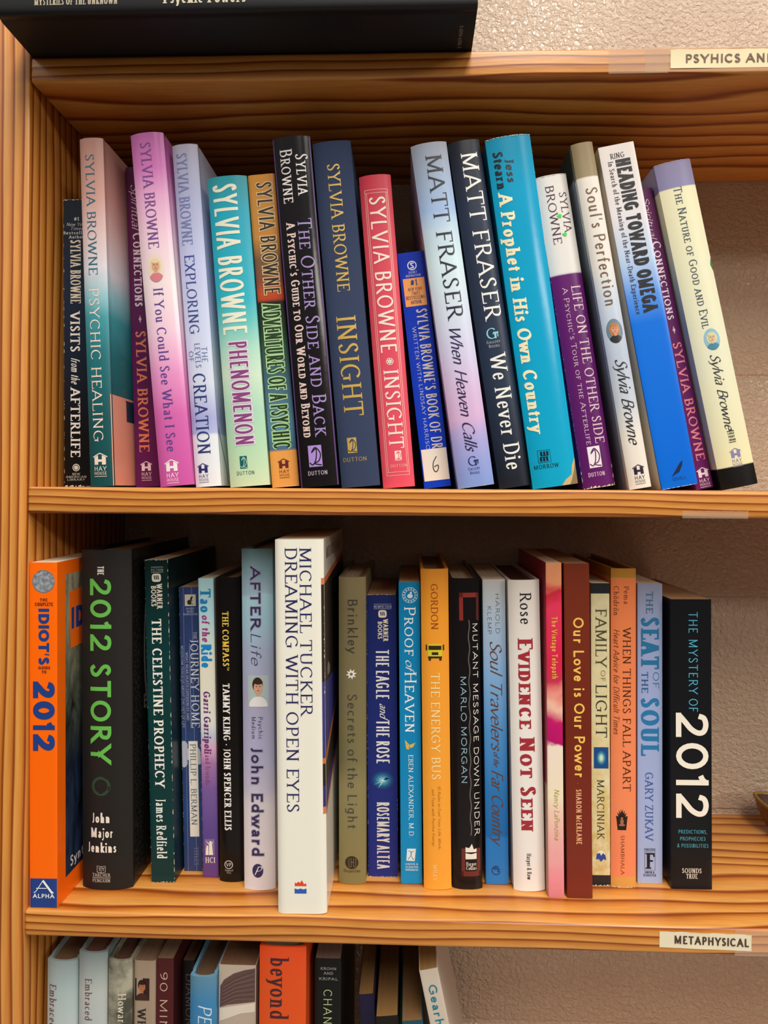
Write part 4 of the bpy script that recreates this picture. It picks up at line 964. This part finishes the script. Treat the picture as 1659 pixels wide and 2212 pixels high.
b.add('publisher_emblem', [ell(x + 2 * K_, z + 11 * K_, 3 * K_, 3 * K_, 10), [(x - 1 * K_, z + 8 * K_), (x + 5 * K_, z + 8 * K_), (x + 7 * K_, z - 16 * K_), (x - 2 * K_, z - 16 * K_)], ell(x - 5 * K_, z + 2 * K_, 2.4 * K_, 2.4 * K_, 10), [(x - 8 * K_, z), (x - 3 * K_, z), (x - 3 * K_, z - 16 * K_), (x - 9 * K_, z - 16 * K_)], [(x - 9 * K_, z + 15 * K_), (x, z + 8 * K_), (x, z + 4 * K_)], [(x + 9 * K_, z + 15 * K_), (x + 4 * K_, z + 8 * K_), (x + 4 * K_, z + 4 * K_)]], 'ece6d4', 1)
b.TH('HCI', 1865, 12, .16, .80, 'ece6d4', 'R', 'publisher_emblem'); b.done()

b = Book('l6', 1248, 1906, 'hc', '141212', 'slim glossy black book with a yellow title and white names below', rough=.22)
b.T('THE COMPASS', 1321, 1440, .28, .54, 'f0cc50', 'B'); b.T('TM', 1441, 1449, .45, .54, 'f0cc50', 'S'); b.T('TAMMY KLING ~ JOHN SPENCER ELLIS', 1477, 1795, .26, .54, 'f2efe8', 'B', 'author_lettering')
x, z = b.x(.40), b.z(1869); b.add('publisher_emblem', ring(x, z, b.px(8.5), b.px(1.5)), 'd4d0cc', 0)
pg, _ = letters('VP', b.px(8), b.px(11), 'S'); b.add('publisher_emblem', [[(x - b.px(5.5) + p, z - b.px(4) + q) for p, q in g] for g in pg], 'd4d0cc', 1)
b.TH('Vanguard', 1883, 4.5, .24, .58, '9c9894', 'R', 'publisher_emblem'); b.TH('Press', 1888, 4.5, .32, .50, '9c9894', 'R', 'publisher_emblem'); b.done()

b = Book('l7', 1186, 1924, 'hc', [(0, '54706e'), (.06, '80a0ac'), (.13, 'a0bccc'), (.137, 'aad2e0'), (.22, 'a4cadc'), (.3, 'a8b4d0'), (.45, 'acacc8'), (.6, 'b4b6d6'), (.7, 'c8c4d8'), (.76, 'e2dade'), (1, 'e8e2e4')], 'jacketed book in misty blue and lilac with a small square portrait of a person', noise=.05)
DP = '382a50'
b.T('AFTER', 1224, 1360, .30, .62, DP, 'M', halo='8e90ac'); b.T('Life', 1366, 1438, .30, .62, '4a4a60', 'I'); portrait(b, .52, 1494, 22, 34, '38281e', 'd8a88c', 'ecebec', 'b4c4c4', True)
b.T('Psychic', 1549, 1598, .52, .66, '4c4868', 'S', 'subtitle_lettering'); b.T('Medium', 1549, 1598, .30, .44, '4c4868', 'S', 'subtitle_lettering')
b.T('John Edward', 1615, 1852, .28, .64, DP, 'M', 'author_lettering', halo='a09cb8')
x, z = b.x(.46), b.z(1882); b.add('publisher_emblem', [ell(x, z, b.px(12), b.px(15), 28)], '34305e', 0)
pg, _ = letters('P', b.px(18), b.px(13), 'Sc'); b.add('publisher_emblem', [[(x - b.px(9) + p, z - b.px(9) + q) for p, q in g] for g in pg], 'eae6ee', 1); b.done()

b = Book('l8', 1166, 1975, 'pb', 'eeecde', 'tallest white paperback standing forward at the middle of the shelf, navy title', rough=.22, depth=150, bulge=2.2)
b.T('MICHAEL TUCKER', 1183, 1547, .51, .75, '24285e', 'R', 'author_lettering'); b.T('DREAMING WITH OPEN EYES', 1183, 1756, .21, .46, '24285e', 'R')
x, z, K_ = b.x(.47), b.z(1917), b.px(1)
b.add('publisher_emblem', [[(x - 13 * K_, z + 2 * K_), (x + 13 * K_, z + 2 * K_), (x + 12 * K_, z + 9 * K_), (x + 8 * K_, z + 6 * K_), (x + 3 * K_, z + 15 * K_), (x - 1 * K_, z + 9 * K_), (x - 5 * K_, z + 12 * K_), (x - 8 * K_, z + 8 * K_), (x - 12 * K_, z + 10 * K_)]], 'e0482e', 0)
b.add('publisher_emblem', [[(x - 13 * K_, z - 14 * K_), (x + 13 * K_, z - 14 * K_), (x + 13 * K_, z - 3 * K_), (x + 6 * K_, z - 5 * K_), (x, z - 3 * K_), (x - 6 * K_, z - 5 * K_), (x - 13 * K_, z - 3 * K_)]], '2c5cb4', 0)
cz = lambda y_: b.z(y_)
cxm, rz_ = 78, 0
arc = lambda sc_: [(4.2 + 146 * i / 40, cz(1500) + sc_ * 1) for i in range(41)]
def pic(top, bot, f=1.0):
    n_ = 30; P1 = [(4.2 + 144 * i / n_, top(i / n_)) for i in range(n_ + 1)]; P2 = [(4.2 + 144 * i / n_, bot(i / n_)) for i in range(n_ + 1)]
    return [[P1[i], P1[i + 1], P2[i + 1], P2[i]] for i in range(n_)]
Z1, Z2 = b.z(1250), b.z(1768)
tp = lambda t: Z1 + 9 * t; bt_ = lambda t: Z2 + 40 * t * (1.3 - .3 * t)
b.add('cover_picture', pic(lambda t: tp(t), lambda t: bt_(t)), 'd87850', 0, 'R')
b.add('cover_picture', pic(lambda t: tp(t) - 4.5, lambda t: bt_(t) + 4.5), '2c2420', 1, 'R')
b.add('cover_picture', pic(lambda t: b.z(1480) - 10 * t, lambda t: b.z(1635) + 40 * t), '3c3c84', 2, 'R')
b.add('cover_picture', pic(lambda t: b.z(1632) + 40 * t, lambda t: b.z(1652) + 46 * t), 'c87434', 3, 'R')
b.add('cover_picture', pic(lambda t: b.z(1705) + 20 * t, lambda t: bt_(t) + 5), '3a3078', 2, 'R')
b.add('cover_picture', [ell(22, b.z(1460), 6, 5, 16), ell(30, b.z(1466), 3, 4, 12)], '8a8480', 3, 'R')
pg, _ = letters('MICHAEL TUCKER', 8, 110, 'R'); b.add('cover_picture', [[(16 + p, b.z(1212) + q) for p, q in g] for g in pg], '4c4840', 1, 'R')
for ya_, yb_, c_ in ((1250, 1264, 'd87850'), (1264, 1475, '2c2420'), (1475, 1640, '3c3c84'), (1640, 1652, 'c87434'), (1652, 1700, '2c2420'), (1700, 1745, '3a3078'), (1745, 1760, 'd87850')): b.R('cover_edge_print', .945, 1, ya_, yb_, c_, 1)
b.wear('r', 77, 1310, 1520, amt=.9, col='eee8d8'); b.done()

b = Book('l9', 1247, 1911, 'hc', [(0, '8a7e5c'), (.1, '7c7050'), (.6, '7a7450'), (.68, '8a8058'), (1, '80784e')], 'olive khaki jacketed book with grey lettering and a white star', rough=.25)
b.T('Brinkley', 1294, 1412, .34, .70, '3a3c36', 'F', 'author_lettering'); b.T('Secrets of the Light', 1500, 1791, .33, .68, '42443a', 'F')
x, z, q = b.x(.47), b.z(1457), b.px(12)
b.add('star_print', [[(x + (q if i % 2 == 0 else q * .52) * math.cos((i * 22.5 + 11) * D2R), z + (q if i % 2 == 0 else q * .52) * math.sin((i * 22.5 + 11) * D2R)) for i in range(16)]], 'eceade', 0); b.add('star_print', [ell(x, z, q * .28, q * .28, 12)], '7a7050', 1)
x, z = b.x(.48), b.z(1864); b.add('publisher_emblem', [ell(x, z, b.px(14.5), b.px(14), 28)], '2c261e', 0)
q = b.px(1); b.add('publisher_emblem', line([(x - 6 * q, z - 9 * q), (x - 6 * q, z + 9 * q), (x - 1 * q, z + 9 * q), (x - 1 * q, z - 9 * q), (x - 6 * q, z - 9 * q)], .22) + line([(x + 4 * q, z - 9 * q), (x + 4 * q, z + 9 * q), (x + 9 * q, z + 9 * q), (x + 9 * q, z - 9 * q), (x + 4 * q, z - 9 * q)], .22) + line([(x - 1 * q, z + 1 * q), (x + 4 * q, z + 1 * q)], .3), '9c9270', 1)
b.TH('HarperOne', 1885, 6.5, .18, .80, '3c3424', 'R', 'publisher_emblem'); b.done()

b = Book('l10', 1285, 1894, 'pb', [(0, '1c2864'), (1, '222f80')], 'navy mass paperback with condensed white lettering and a glowing eagle picture', depth=108, paper='a87c50')
b.R('publisher_emblem', .24, .84, 1305.5, 1306.3, 'a8acc4'); b.R('publisher_emblem', .24, .84, 1315.6, 1316.4, 'a8acc4'); b.TH('NONFICTION', 1314, 5.5, .24, .84, 'c4c8d8', 'S', 'publisher_emblem')
warner(b, .53, 1327, 18, 'e8dcbc', '222c68', (.55, .72), (.37, .52), (1338, 1386), (1343, 1381))
b.T('THE EAGLE', 1404, 1511, .30, .74, 'e6e2e0', 'F'); b.T('and', 1519, 1551, .42, .68, 'e6e2e0', 'Sc'); b.T('THE ROSE', 1556, 1650, .30, .74, 'e6e2e0', 'F'); b.T('ROSEMARY ALTEA', 1733, 1877, .30, .72, 'ddd8cc', 'F', 'author_lettering')
x, z, q = b.x(.5), b.z(1686), b.px(1)
for i_, c_ in enumerate(('1c3c78', '206090', '3c8cac', '80bccc', 'e0f0ec')): b.add('eagle_picture', [ell(x, z, (24 - 5.2 * i_) * q, (20 - 4.6 * i_) * q, 24)], c_, i_)
b.add('eagle_picture', [[(x + 2 * q, z + 2 * q), (x + 8 * q, z + 6 * q), (x + 14 * q, z + 5 * q), (x + 8 * q, z + 1 * q)]], '10202c', 6)
b.add('eagle_picture', [[(x, z), (x - 20 * q, z - 10 * q), (x - 3 * q, z - 3 * q)], [(x, z), (x - 10 * q, z - 18 * q), (x + 1 * q, z - 4 * q)]], 'a8dce0', 5)
b.wear('l', 81, amt=.5); b.wear('r', 82, 1700, 1892, amt=.6); b.wear('b', 83, amt=.6); b.wear('t', 84, amt=.4); b.done()

b = Book('l11', 1258, 1910, 'pb', [(0, '0c7cb0'), (1, '128cc4')], 'slim cerulean blue paperback with a round white seal at its head', depth=130, paper='b08a5c')
x, z = b.x(.53), b.z(1286); b.add('seal_print', ring(x, z, b.px(16.5), b.px(1), 28) + ring(x, z, b.px(11), b.px(1), 24), 'cfe4ec', 0)
b.add('seal_print', [ell(x, z - b.px(2), b.px(6), b.px(5), 14), ell(x + b.px(2), z + b.px(5), b.px(2.4), b.px(2.6), 10)], 'cfe4ec', 0)
for i_ in range(14): a_ = i_ * 25.7; b.add('seal_print', [rect(x + b.px(13.7) * math.cos(a_ * D2R) - b.px(1.2), x + b.px(13.7) * math.cos(a_ * D2R) + b.px(1.2), z + b.px(13.7) * math.sin(a_ * D2R) - b.px(1.4), z + b.px(13.7) * math.sin(a_ * D2R) + b.px(1.4))], 'cfe4ec', 1)
b.T('Proof', 1311, 1417, .26, .78, 'eef2f0', 'RC'); b.T('of', 1424, 1447, .30, .70, 'd8e8ec', 'Sc'); b.T('Heaven', 1452, 1583, .26, .80, 'eef2f0', 'RC'); b.T('EBEN ALEXANDER, M.D.', 1631, 1810, .40, .62, 'e4eeee', 'R', 'author_lettering')
x, z, q = b.x(.48), b.z(1609), b.px(1); b.add('butterfly_print', [[(x - 2 * q, z), (x - 11 * q, z + 10 * q), (x - 10 * q, z + 1 * q)], [(x - 2 * q, z), (x - 10 * q, z), (x - 8 * q, z - 10 * q), (x - 2 * q, z - 11 * q)], [(x - 2 * q, z - 1 * q), (x + 12 * q, z + 4 * q), (x + 6 * q, z - 6 * q), (x, z - 8 * q)]], 'd8b458', 0)
x, z = b.x(.48), b.z(1846); b.add('publisher_emblem', [[(x - 10 * q, z - 14 * q), (x + 8 * q, z - 15 * q), (x + 11 * q, z + 12 * q), (x - 8 * q, z + 12 * q)]], 'dfe9ea', 0)
b.add('publisher_emblem', line([(x - 6 * q, z - 11 * q), (x, z - 3 * q), (x + 6 * q, z - 12 * q)], 1.6 * q) + line([(x, z - 3 * q), (x + 1 * q, z + 6 * q)], 1.8 * q) + line([(x - 5 * q, z + 8 * q), (x + 1 * q, z + 4 * q), (x + 6 * q, z + 7 * q)], 1.2 * q), '1a7cac', 1)
for t, y in (('SIMON &', 1869), ('SCHUSTER', 1875.5), ('PAPERBACKS', 1881.5)): b.TH(t, y, 4, .22, .82, 'cfe0e6', 'Sb', 'publisher_emblem')
b.done()

b = Book('l12', 1230, 1923, 'hc', [(0, 'd88a2c'), (.15, 'f09c30'), (1, 'f4a63c')], 'orange-yellow jacketed book with a small printed bus', paper='8a7450')
b.T('GORDON', 1262, 1361, .36, .61, '94400e', 'R', 'author_lettering'); b.T('THE ENERGY BUS', 1455, 1686, .33, .64, 'f8e2a4', 'R')
b.T('10 Rules to Fuel Your Life, Work,', 1699, 1836, .54, .64, 'a4641c', 'I', 'subtitle_lettering'); b.T('and Team with Positive Energy', 1705, 1828, .32, .42, 'a4641c', 'I', 'subtitle_lettering'); b.T('WILEY', 1869, 1904, .34, .48, 'f4dc98', 'R', 'publisher_emblem')
x, z, q = b.x(.49), b.z(1409), b.px(1)
b.add('bus_print', [[(x - 15 * q, z - 12 * q), (x - 16 * q, z + 10 * q), (x - 13 * q, z + 17 * q), (x + 13 * q, z + 17 * q), (x + 16 * q, z + 10 * q), (x + 15 * q, z - 12 * q)]], 'd4cc30', 1)
b.add('bus_print', [rect(x - 14 * q, x + 14 * q, z + 4 * q, z + 13 * q), rect(x - 14 * q, x - 9 * q, z - 19 * q, z - 11 * q), rect(x + 9 * q, x + 14 * q, z - 19 * q, z - 11 * q), rect(x - 15 * q, x + 15 * q, z - 14 * q, z - 10 * q), rect(x - 20 * q, x - 17 * q, z + 3 * q, z + 15 * q), rect(x + 17 * q, x + 20 * q, z + 3 * q, z + 15 * q), rect(x - 7 * q, x + 7 * q, z - 7 * q, z - 1 * q)], '38240c', 2); b.done()

b = Book('l13', 1250, 1922, 'hc', '181516', 'black jacketed book with red angle brackets and a grey wavy line', rough=.2)
RD = '8c2c28'
b.R('bracket_print', .31, .96, 1281, 1291, RD); b.R('bracket_print', .31, .44, 1281, 1341, RD); b.R('bracket_print', .88, .96, 1281, 1341, '5c2424')
b.R('lower_bracket_print', .30, .93, 1883, 1894, '6c2a28'); b.R('lower_bracket_print', .30, .42, 1834, 1894, '6c2a28'); b.R('lower_bracket_print', .82, .93, 1834, 1894, '6c2a28')
b.T('MUTANT MESSAGE DOWN UNDER', 1346, 1806, .75, .92, 'f0ece4', 'S'); b.T('MARLO MORGAN', 1461, 1694, .33, .52, '9cc4d4', 'S', 'author_lettering')
pts = []
for i_ in range(90): t_ = i_ / 89; pts.append((b.x(.625) + .45 * math.sin(t_ * 60), b.z(1340 + 466 * t_)))
b.add('wave_print', line(pts, .75), '66625e', 0)
x, z, q = b.x(.62), b.z(1843), b.px(1)
b.add('publisher_emblem', [[(x - 12 * q, z + 1 * q), (x + 12 * q, z + 1 * q), (x + 12 * q, z + 9 * q), (x + 6 * q, z + 7 * q), (x + 2 * q, z + 19 * q), (x - 4 * q, z + 10 * q), (x - 12 * q, z + 12 * q)]], 'ece6d8', 1)
b.add('emblem_base', [[(x - 12 * q, z - 14 * q), (x + 12 * q, z - 14 * q), (x + 12 * q, z - 1 * q), (x, z - 3 * q), (x - 12 * q, z - 1 * q)]], 'ece6d8', 1)
b.TH('Harper', 1871, 8, .45, .80, 'dcd4c8', 'R', 'publisher_lettering'); b.TH('Collins', 1880, 8, .45, .80, 'dcd4c8', 'R', 'publisher_lettering'); b.done()

b = Book('l14', 1252, 1911, 'pb', [(0, 'c8c8c4'), (.1, 'b8c8d8'), (.3, '84b0dc'), (.5, '4c90cc'), (.7, '2874b8'), (.84, '1c68ac'), (.85, '2a78c0'), (1, '2c7cc4')], 'paperback fading from pale grey to deep blue with brown brush script', depth=125)
b.T('HAROLD', 1282, 1369, .56, .74, '3c444c', 'T', 'author_lettering'); b.T('KLEMP', 1309, 1370, .20, .38, '3c444c', 'T', 'author_lettering')
b.T('Soul Travelers', 1383, 1620, .30, .80, '6a3c20', 'Sc'); b.T('of the', 1624, 1656, .40, .64, '6a3c20', 'Sc'); b.T('Far Country', 1662, 1822, .30, .80, '6a3c20', 'Sc')
x, z, q = b.x(.45), b.z(1881), b.px(1); b.add('publisher_emblem', ring(x, z, 9 * q, 1.8 * q, 24, a0=60, a1=330), '14346c', 0)
for a_ in (-20, 20, 60, 100, 140): b.add('publisher_emblem', line([(x + 3 * q * math.cos(a_ * D2R), z + 3 * q * math.sin(a_ * D2R)), (x + 9 * q * math.cos(a_ * D2R), z + 9 * q * math.sin(a_ * D2R))], 2.2 * q), '14346c', 1)
b.done()

b = Book('l15', 1254, 1927, 'hc', [(0, 'e4ddd4'), (.3, 'ebe7e0'), (1, 'efebe6')], 'white jacketed book with heavy dark red title and red top board edge', rough=.25, paper='7c5a3c')
b.T('Rose', 1281, 1350, .36, .72, '1c1a1c', 'R', 'author_lettering'); b.T('Evidence Not Seen', 1380, 1797, .27, .74, 'a42c38', 'KC'); b.T('Harper & Row', 1845, 1901, .42, .56, '3c3838', 'R', 'publisher_emblem'); b.done()

b = Book('l16', 1216, 1939, 'pb', [(0, 'e8a070'), (.06, 'e09068'), (.09, 'c82c40'), (.13, 'e43c5c'), (.3, 'd8284c'), (.36, 'c83454'), (.4, 'e88c80'), (.43, 'f0c0a8'), (.47, 'c81c6c'), (.535, 'b41468'), (.545, 'f0e0d0'), (.7, 'f0e2c4'), (.8, 'eeb8b0'), (.95, 'e8909c'), (1, 'dc8088')], 'thin crimson and cream floral paperback behind the brown book', noise=.10, rough=.22)
b.T('The Vintage Telepath', 1333, 1468, .34, .70, 'f0c850', 'S'); b.T('Nancy LaPonzina', 1705, 1815, .42, .74, 'a8a428', 'I', 'author_lettering')
b.add('cover_panel', [rect(2, 137, .3, b.z(1700)), ], 'c8a088', 0, 'L'); b.add('cover_panel', [rect(2, 137, b.z(1700), b.H - .3)], 'a82c40', 0, 'L'); b.done()

b = Book('l17', 1218, 1941, 'pb', [(0, '78301c'), (.5, '702818'), (1, '7c3022')], 'chestnut brown paperback with rounded yellow title', rough=.35, paper='b08c60')
b.T('Our Love is Our Power', 1335, 1682, .34, .76, 'f4c45c', 'M'); b.T('~', 1690, 1697, .42, .52, 'f0d8a0', 'S'); b.T('SHARON McERLANE', 1706, 1825, .38, .60, 'e8a878', 'Sb', 'author_lettering'); b.done()

b = Book('l18', 1260, 1914, 'pb', [(0, '22242a'), (.036, '22242a'), (.038, 'd8cc94'), (.963, 'd8c078'), (.965, '24262c'), (1, '24262c')], 'mottled parchment paperback with black bands at head and foot', blotch=('e8dfb8', 60), depth=130) if False else \
    Book('l18', 1260, 1914, 'pb', [(0, 'dcd2a4'), (.4, 'e0d4a0'), (.8, 'd8c078'), (1, 'd4b870')], 'mottled parchment paperback with black bands at head and foot', blotch=('e6dcb0', 110), depth=128)
b.R('head_band', 0, 1, 1260.5, 1283, '202228'); b.R('foot_band', 0, 1, 1891, 1913.5, '202228')
b.T('FAMILY', 1316, 1442, .24, .84, '4c4c30', 'R'); b.T('OF', 1449, 1473, .52, .76, '4c4c30', 'T'); b.T('LIGHT', 1479, 1594, .24, .84, '33352c', 'R'); b.T('MARCINIAK', 1685, 1813, .30, .68, '3c3c24', 'RC', 'author_lettering')
b.R('star_picture', .12, .92, 1615, 1661, '164c8c'); x, z, q = b.x(.52), b.z(1638), b.px(1)
for i_, c_ in enumerate(('2c78a8', '70b0b0', 'd0e8c8')): b.add('star_picture', [ell(x, z, (10 - 3 * i_) * q, (15 - 4 * i_) * q, 16)], c_, i_ + 1)
x, z = b.x(.5), b.z(1851); b.add('publisher_emblem', [ell(x, z + 6 * q, 8 * q, 7 * q, 16)], 'f0ecdc', 0); b.add('publisher_emblem', [[(x - 11 * q, z - 6 * q), (x - 9 * q, z + 6 * q), (x - 3 * q, z + 8 * q), (x, z + 2 * q), (x + 4 * q, z + 8 * q), (x + 9 * q, z + 3 * q), (x + 11 * q, z - 7 * q), (x + 5 * q, z - 5 * q), (x, z - 11 * q), (x - 5 * q, z - 5 * q)]], '2c4c98', 1)
for t, y in (('BEAR', 1869), ('& CO', 1878)): b.TH(t, y, 7, .24, .78, 'f0e8c8', 'T', 'publisher_emblem')
b.wear('b', 91, amt=1.2); b.done()

b = Book('l19', 1229, 1918, 'hc', [(0, 'b88030'), (.026, 'b88030'), (.027, '889038'), (.029, 'e8804c'), (.2, 'ec8450'), (.6, 'f48c5c'), (.965, 'f28c60'), (.966, 'b8a040'), (.968, 'dca050'), (1, 'dca050')], 'salmon orange jacketed book with mustard bands and a small black seated figure emblem', bulge=1.6, depth=132, paper='6c4c2c')
b.T('Pema', 1267, 1306, .50, .70, '74381c', 'R', 'author_lettering'); b.T('Ch\u00f6dr\u00f6n', 1267, 1331, .10, .30, '74381c', 'R', 'author_lettering')
b.T('WHEN THINGS FALL APART', 1357, 1710, .46, .78, '4c2414', 'R'); b.T('Heart Advice for Difficult Times', 1360, 1587, .10, .32, '6c3418', 'I', 'subtitle_lettering'); b.T('SHAMBHALA', 1805, 1890, .38, .52, '74381c', 'R', 'publisher_emblem')
x, z, q = b.x(.42), b.z(1772), b.px(1); fl = []
for i_ in range(15): a_ = (20 + i_ * 140 / 14) * D2R; r_ = (24 if i_ % 2 == 0 else 15) * (1 if i_ != 7 else 1.1); fl.append((x + r_ * .55 * math.cos(a_), z + r_ * math.sin(a_)))
b.add('publisher_emblem', [fl + [(x - 9 * q, z - 6 * q), (x - 8 * q, z - 22 * q), (x + 8 * q, z - 22 * q), (x + 9 * q, z - 6 * q)]] if False else [[(x + (p - x) * q, z + (w2 - z) * q) for p, w2 in fl] + [(x - 11 * q, z - 2 * q), (x - 9 * q, z - 22 * q), (x + 9 * q, z - 22 * q), (x + 11 * q, z - 2 * q)]], '241812', 0)
b.add('publisher_emblem', [ell(x, z + 3 * q, 2.6 * q, 3 * q, 10), [(x - 4 * q, z), (x + 4 * q, z), (x + 3 * q, z - 9 * q), (x - 3 * q, z - 9 * q)], ell(x, z - 11 * q, 7 * q, 2.4 * q, 12)], 'a86c4c', 1)
b.wear('b', 95, amt=1.2, col='e8d8b8'); b.done()

b = Book('l20', 1261, 1908, 'pb', [(0, '9098b0'), (.1, '98a4c8'), (.4, 'a0b0dc'), (1, 'a8b8e0')], 'periwinkle blue paperback with large deep blue title', depth=125)
b.T('THE', 1278, 1325, .34, .62, '4c6c90', 'B'); b.T('SEAT', 1333, 1445, .14, .86, '2874a4', 'K'); b.T('OF', 1452, 1487, .62, .86, '2874a4', 'R'); b.T('THE', 1452, 1497, .16, .42, '2c5c94', 'B'); b.T('SOUL', 1507, 1632, .14, .86, '2a7ab0', 'K')
b.T('GARY ZUKAV', 1669, 1816, .30, .62, '3c5ca0', 'R', 'author_lettering')
q = b.px(1); b.add('publisher_emblem', line([(b.x(.28), b.z(1840)), (b.x(.28), b.z(1880)), (b.x(.70), b.z(1880)), (b.x(.70), b.z(1840)), (b.x(.28), b.z(1840))], .28), '20242c', 0)
b.TH('F', 1877, 34, .33, .66, '16181e', 'K', 'publisher_emblem'); b.TH('FIRESIDE', 1838, 5, .26, .72, '3c4458', 'Sb', 'publisher_emblem'); b.TH('SIMON &', 1887, 5, .28, .68, '3c4458', 'Sb', 'publisher_emblem'); b.TH('SCHUSTER', 1893.5, 5, .22, .74, '3c4458', 'Sb', 'publisher_emblem'); b.wear('b', 97, amt=.8); b.done()

b = Book('l21', 1295, 1921, 'pb', '16171b', 'thick black paperback with huge white numerals, rightmost on the middle shelf', rough=.3, depth=128, paper='b08a60')
CY = '58bcdc'
b.T('THE', 1322, 1368, .44, .66, CY, 'T'); b.T('MYSTERY', 1381, 1500, .44, .66, CY, 'T'); b.T('OF', 1510, 1538, .44, .66, CY, 'T')
b.T('2012', 1537, 1769, .12, .92, 'f6efdf', 'M')
for t, y, ua, ub in (('PREDICTIONS,', 1801, .17, .88), ('PROPHECIES', 1816, .21, .84), ('& POSSIBILITIES', 1831, .14, .91)): b.TH(t, y, 8, ua, ub, '50a8b8', 'S', 'subtitle_lettering')
b.TH('SOUNDS', 1886, 10, .26, .74, 'ece4d8', 'R', 'publisher_emblem'); b.TH('TRUE', 1898, 10, .36, .64, 'ece4d8', 'R', 'publisher_emblem'); b.done()

# ---------------------------------------------------------------- bottom shelf (only the heads are in view)
def yb(key, yT): return yT + P[key][5] / (.001 * (520.9 + P[key][2]) / 1600 * 1000)
def bot(key, yT, kind, stops, label, **k): return Book(key, yT, yb(key, yT), kind, stops, label, **k)
pale = [(0, '8fa0a0'), (.1, 'a8bcbc'), (.3, 'c4cccc'), (.6, 'b0ccd8'), (1, 'b0ccd8')]
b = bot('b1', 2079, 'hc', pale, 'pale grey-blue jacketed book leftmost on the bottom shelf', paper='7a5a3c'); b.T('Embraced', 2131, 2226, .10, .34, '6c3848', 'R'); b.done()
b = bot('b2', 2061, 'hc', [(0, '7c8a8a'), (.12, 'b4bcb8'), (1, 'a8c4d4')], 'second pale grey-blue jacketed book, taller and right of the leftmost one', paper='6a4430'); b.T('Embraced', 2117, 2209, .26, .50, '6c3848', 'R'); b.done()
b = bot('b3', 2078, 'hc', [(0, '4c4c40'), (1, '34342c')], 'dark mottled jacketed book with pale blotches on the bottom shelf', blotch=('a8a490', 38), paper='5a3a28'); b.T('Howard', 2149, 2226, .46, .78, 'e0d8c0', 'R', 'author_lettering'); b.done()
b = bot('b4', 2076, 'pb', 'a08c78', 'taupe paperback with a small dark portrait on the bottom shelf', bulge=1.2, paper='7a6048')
portrait(b, .40, 2138, 16, 24, '1c100c', 'b06840', '3c1c14', '2a1210', True); b.T('WHAT', 2180, 2260, .20, .58, '24201c', 'B'); b.done()
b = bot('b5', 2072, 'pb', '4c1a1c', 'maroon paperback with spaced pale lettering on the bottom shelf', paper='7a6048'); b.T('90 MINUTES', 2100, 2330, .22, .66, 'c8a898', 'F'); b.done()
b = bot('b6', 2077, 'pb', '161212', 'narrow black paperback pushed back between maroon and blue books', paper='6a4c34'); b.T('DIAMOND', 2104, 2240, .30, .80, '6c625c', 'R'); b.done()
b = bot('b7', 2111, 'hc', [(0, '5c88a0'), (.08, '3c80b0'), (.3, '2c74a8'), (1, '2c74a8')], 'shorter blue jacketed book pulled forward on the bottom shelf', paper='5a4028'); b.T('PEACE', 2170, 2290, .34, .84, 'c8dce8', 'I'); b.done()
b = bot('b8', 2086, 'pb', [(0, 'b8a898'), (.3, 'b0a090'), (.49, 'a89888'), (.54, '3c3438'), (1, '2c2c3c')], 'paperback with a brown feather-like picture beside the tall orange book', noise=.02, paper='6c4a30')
fk = [(b.x(.04), b.z(2132)), (b.x(.14), b.z(2118)), (b.x(.4), b.z(2104)), (b.x(.7), b.z(2096)), (b.x(.98), b.z(2092)), (b.x(.98), b.z(2164)), (b.x(.6), b.z(2168)), (b.x(.25), b.z(2172)), (b.x(.03), b.z(2178))]
b.add('feather_print', [fk], '5c4440', 0)
for i_ in range(12):
    t_ = i_ / 11; b.add('feather_print', line([(b.x(.05 + .1 * t_), b.z(2176 - 46 * t_)), (b.x(.45), b.z(2160 - 46 * t_)), (b.x(.95), b.z(2158 - 60 * t_))], .28), '3c2c2c' if i_ % 2 else '7c625c', 1)
b.add('feather_print', [[(b.x(.02), b.z(2180)), (b.x(.98), b.z(2166)), (b.x(.98), b.z(2186)), (b.x(.6), b.z(2190)), (b.x(.02), b.z(2208))]], 'd8ccbc', 1)
b.done()
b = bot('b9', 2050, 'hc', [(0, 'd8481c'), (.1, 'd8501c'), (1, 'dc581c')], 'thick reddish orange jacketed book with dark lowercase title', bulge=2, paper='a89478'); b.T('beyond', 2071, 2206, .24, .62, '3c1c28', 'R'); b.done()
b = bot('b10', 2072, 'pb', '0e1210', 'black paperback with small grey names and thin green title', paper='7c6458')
for t, y in (('KROHN', 2096), ('AND', 2106), ('KRIPAL', 2118)): b.TH(t, y, 6, .52 - .075 * len(t) / 1.25, .52 + .075 * len(t) / 1.25, '8c9490', 'Sb', 'author_lettering')
b.T('CHANGED', 2138, 2268, .34, .66, 'b8cc98', 'T'); b.done()
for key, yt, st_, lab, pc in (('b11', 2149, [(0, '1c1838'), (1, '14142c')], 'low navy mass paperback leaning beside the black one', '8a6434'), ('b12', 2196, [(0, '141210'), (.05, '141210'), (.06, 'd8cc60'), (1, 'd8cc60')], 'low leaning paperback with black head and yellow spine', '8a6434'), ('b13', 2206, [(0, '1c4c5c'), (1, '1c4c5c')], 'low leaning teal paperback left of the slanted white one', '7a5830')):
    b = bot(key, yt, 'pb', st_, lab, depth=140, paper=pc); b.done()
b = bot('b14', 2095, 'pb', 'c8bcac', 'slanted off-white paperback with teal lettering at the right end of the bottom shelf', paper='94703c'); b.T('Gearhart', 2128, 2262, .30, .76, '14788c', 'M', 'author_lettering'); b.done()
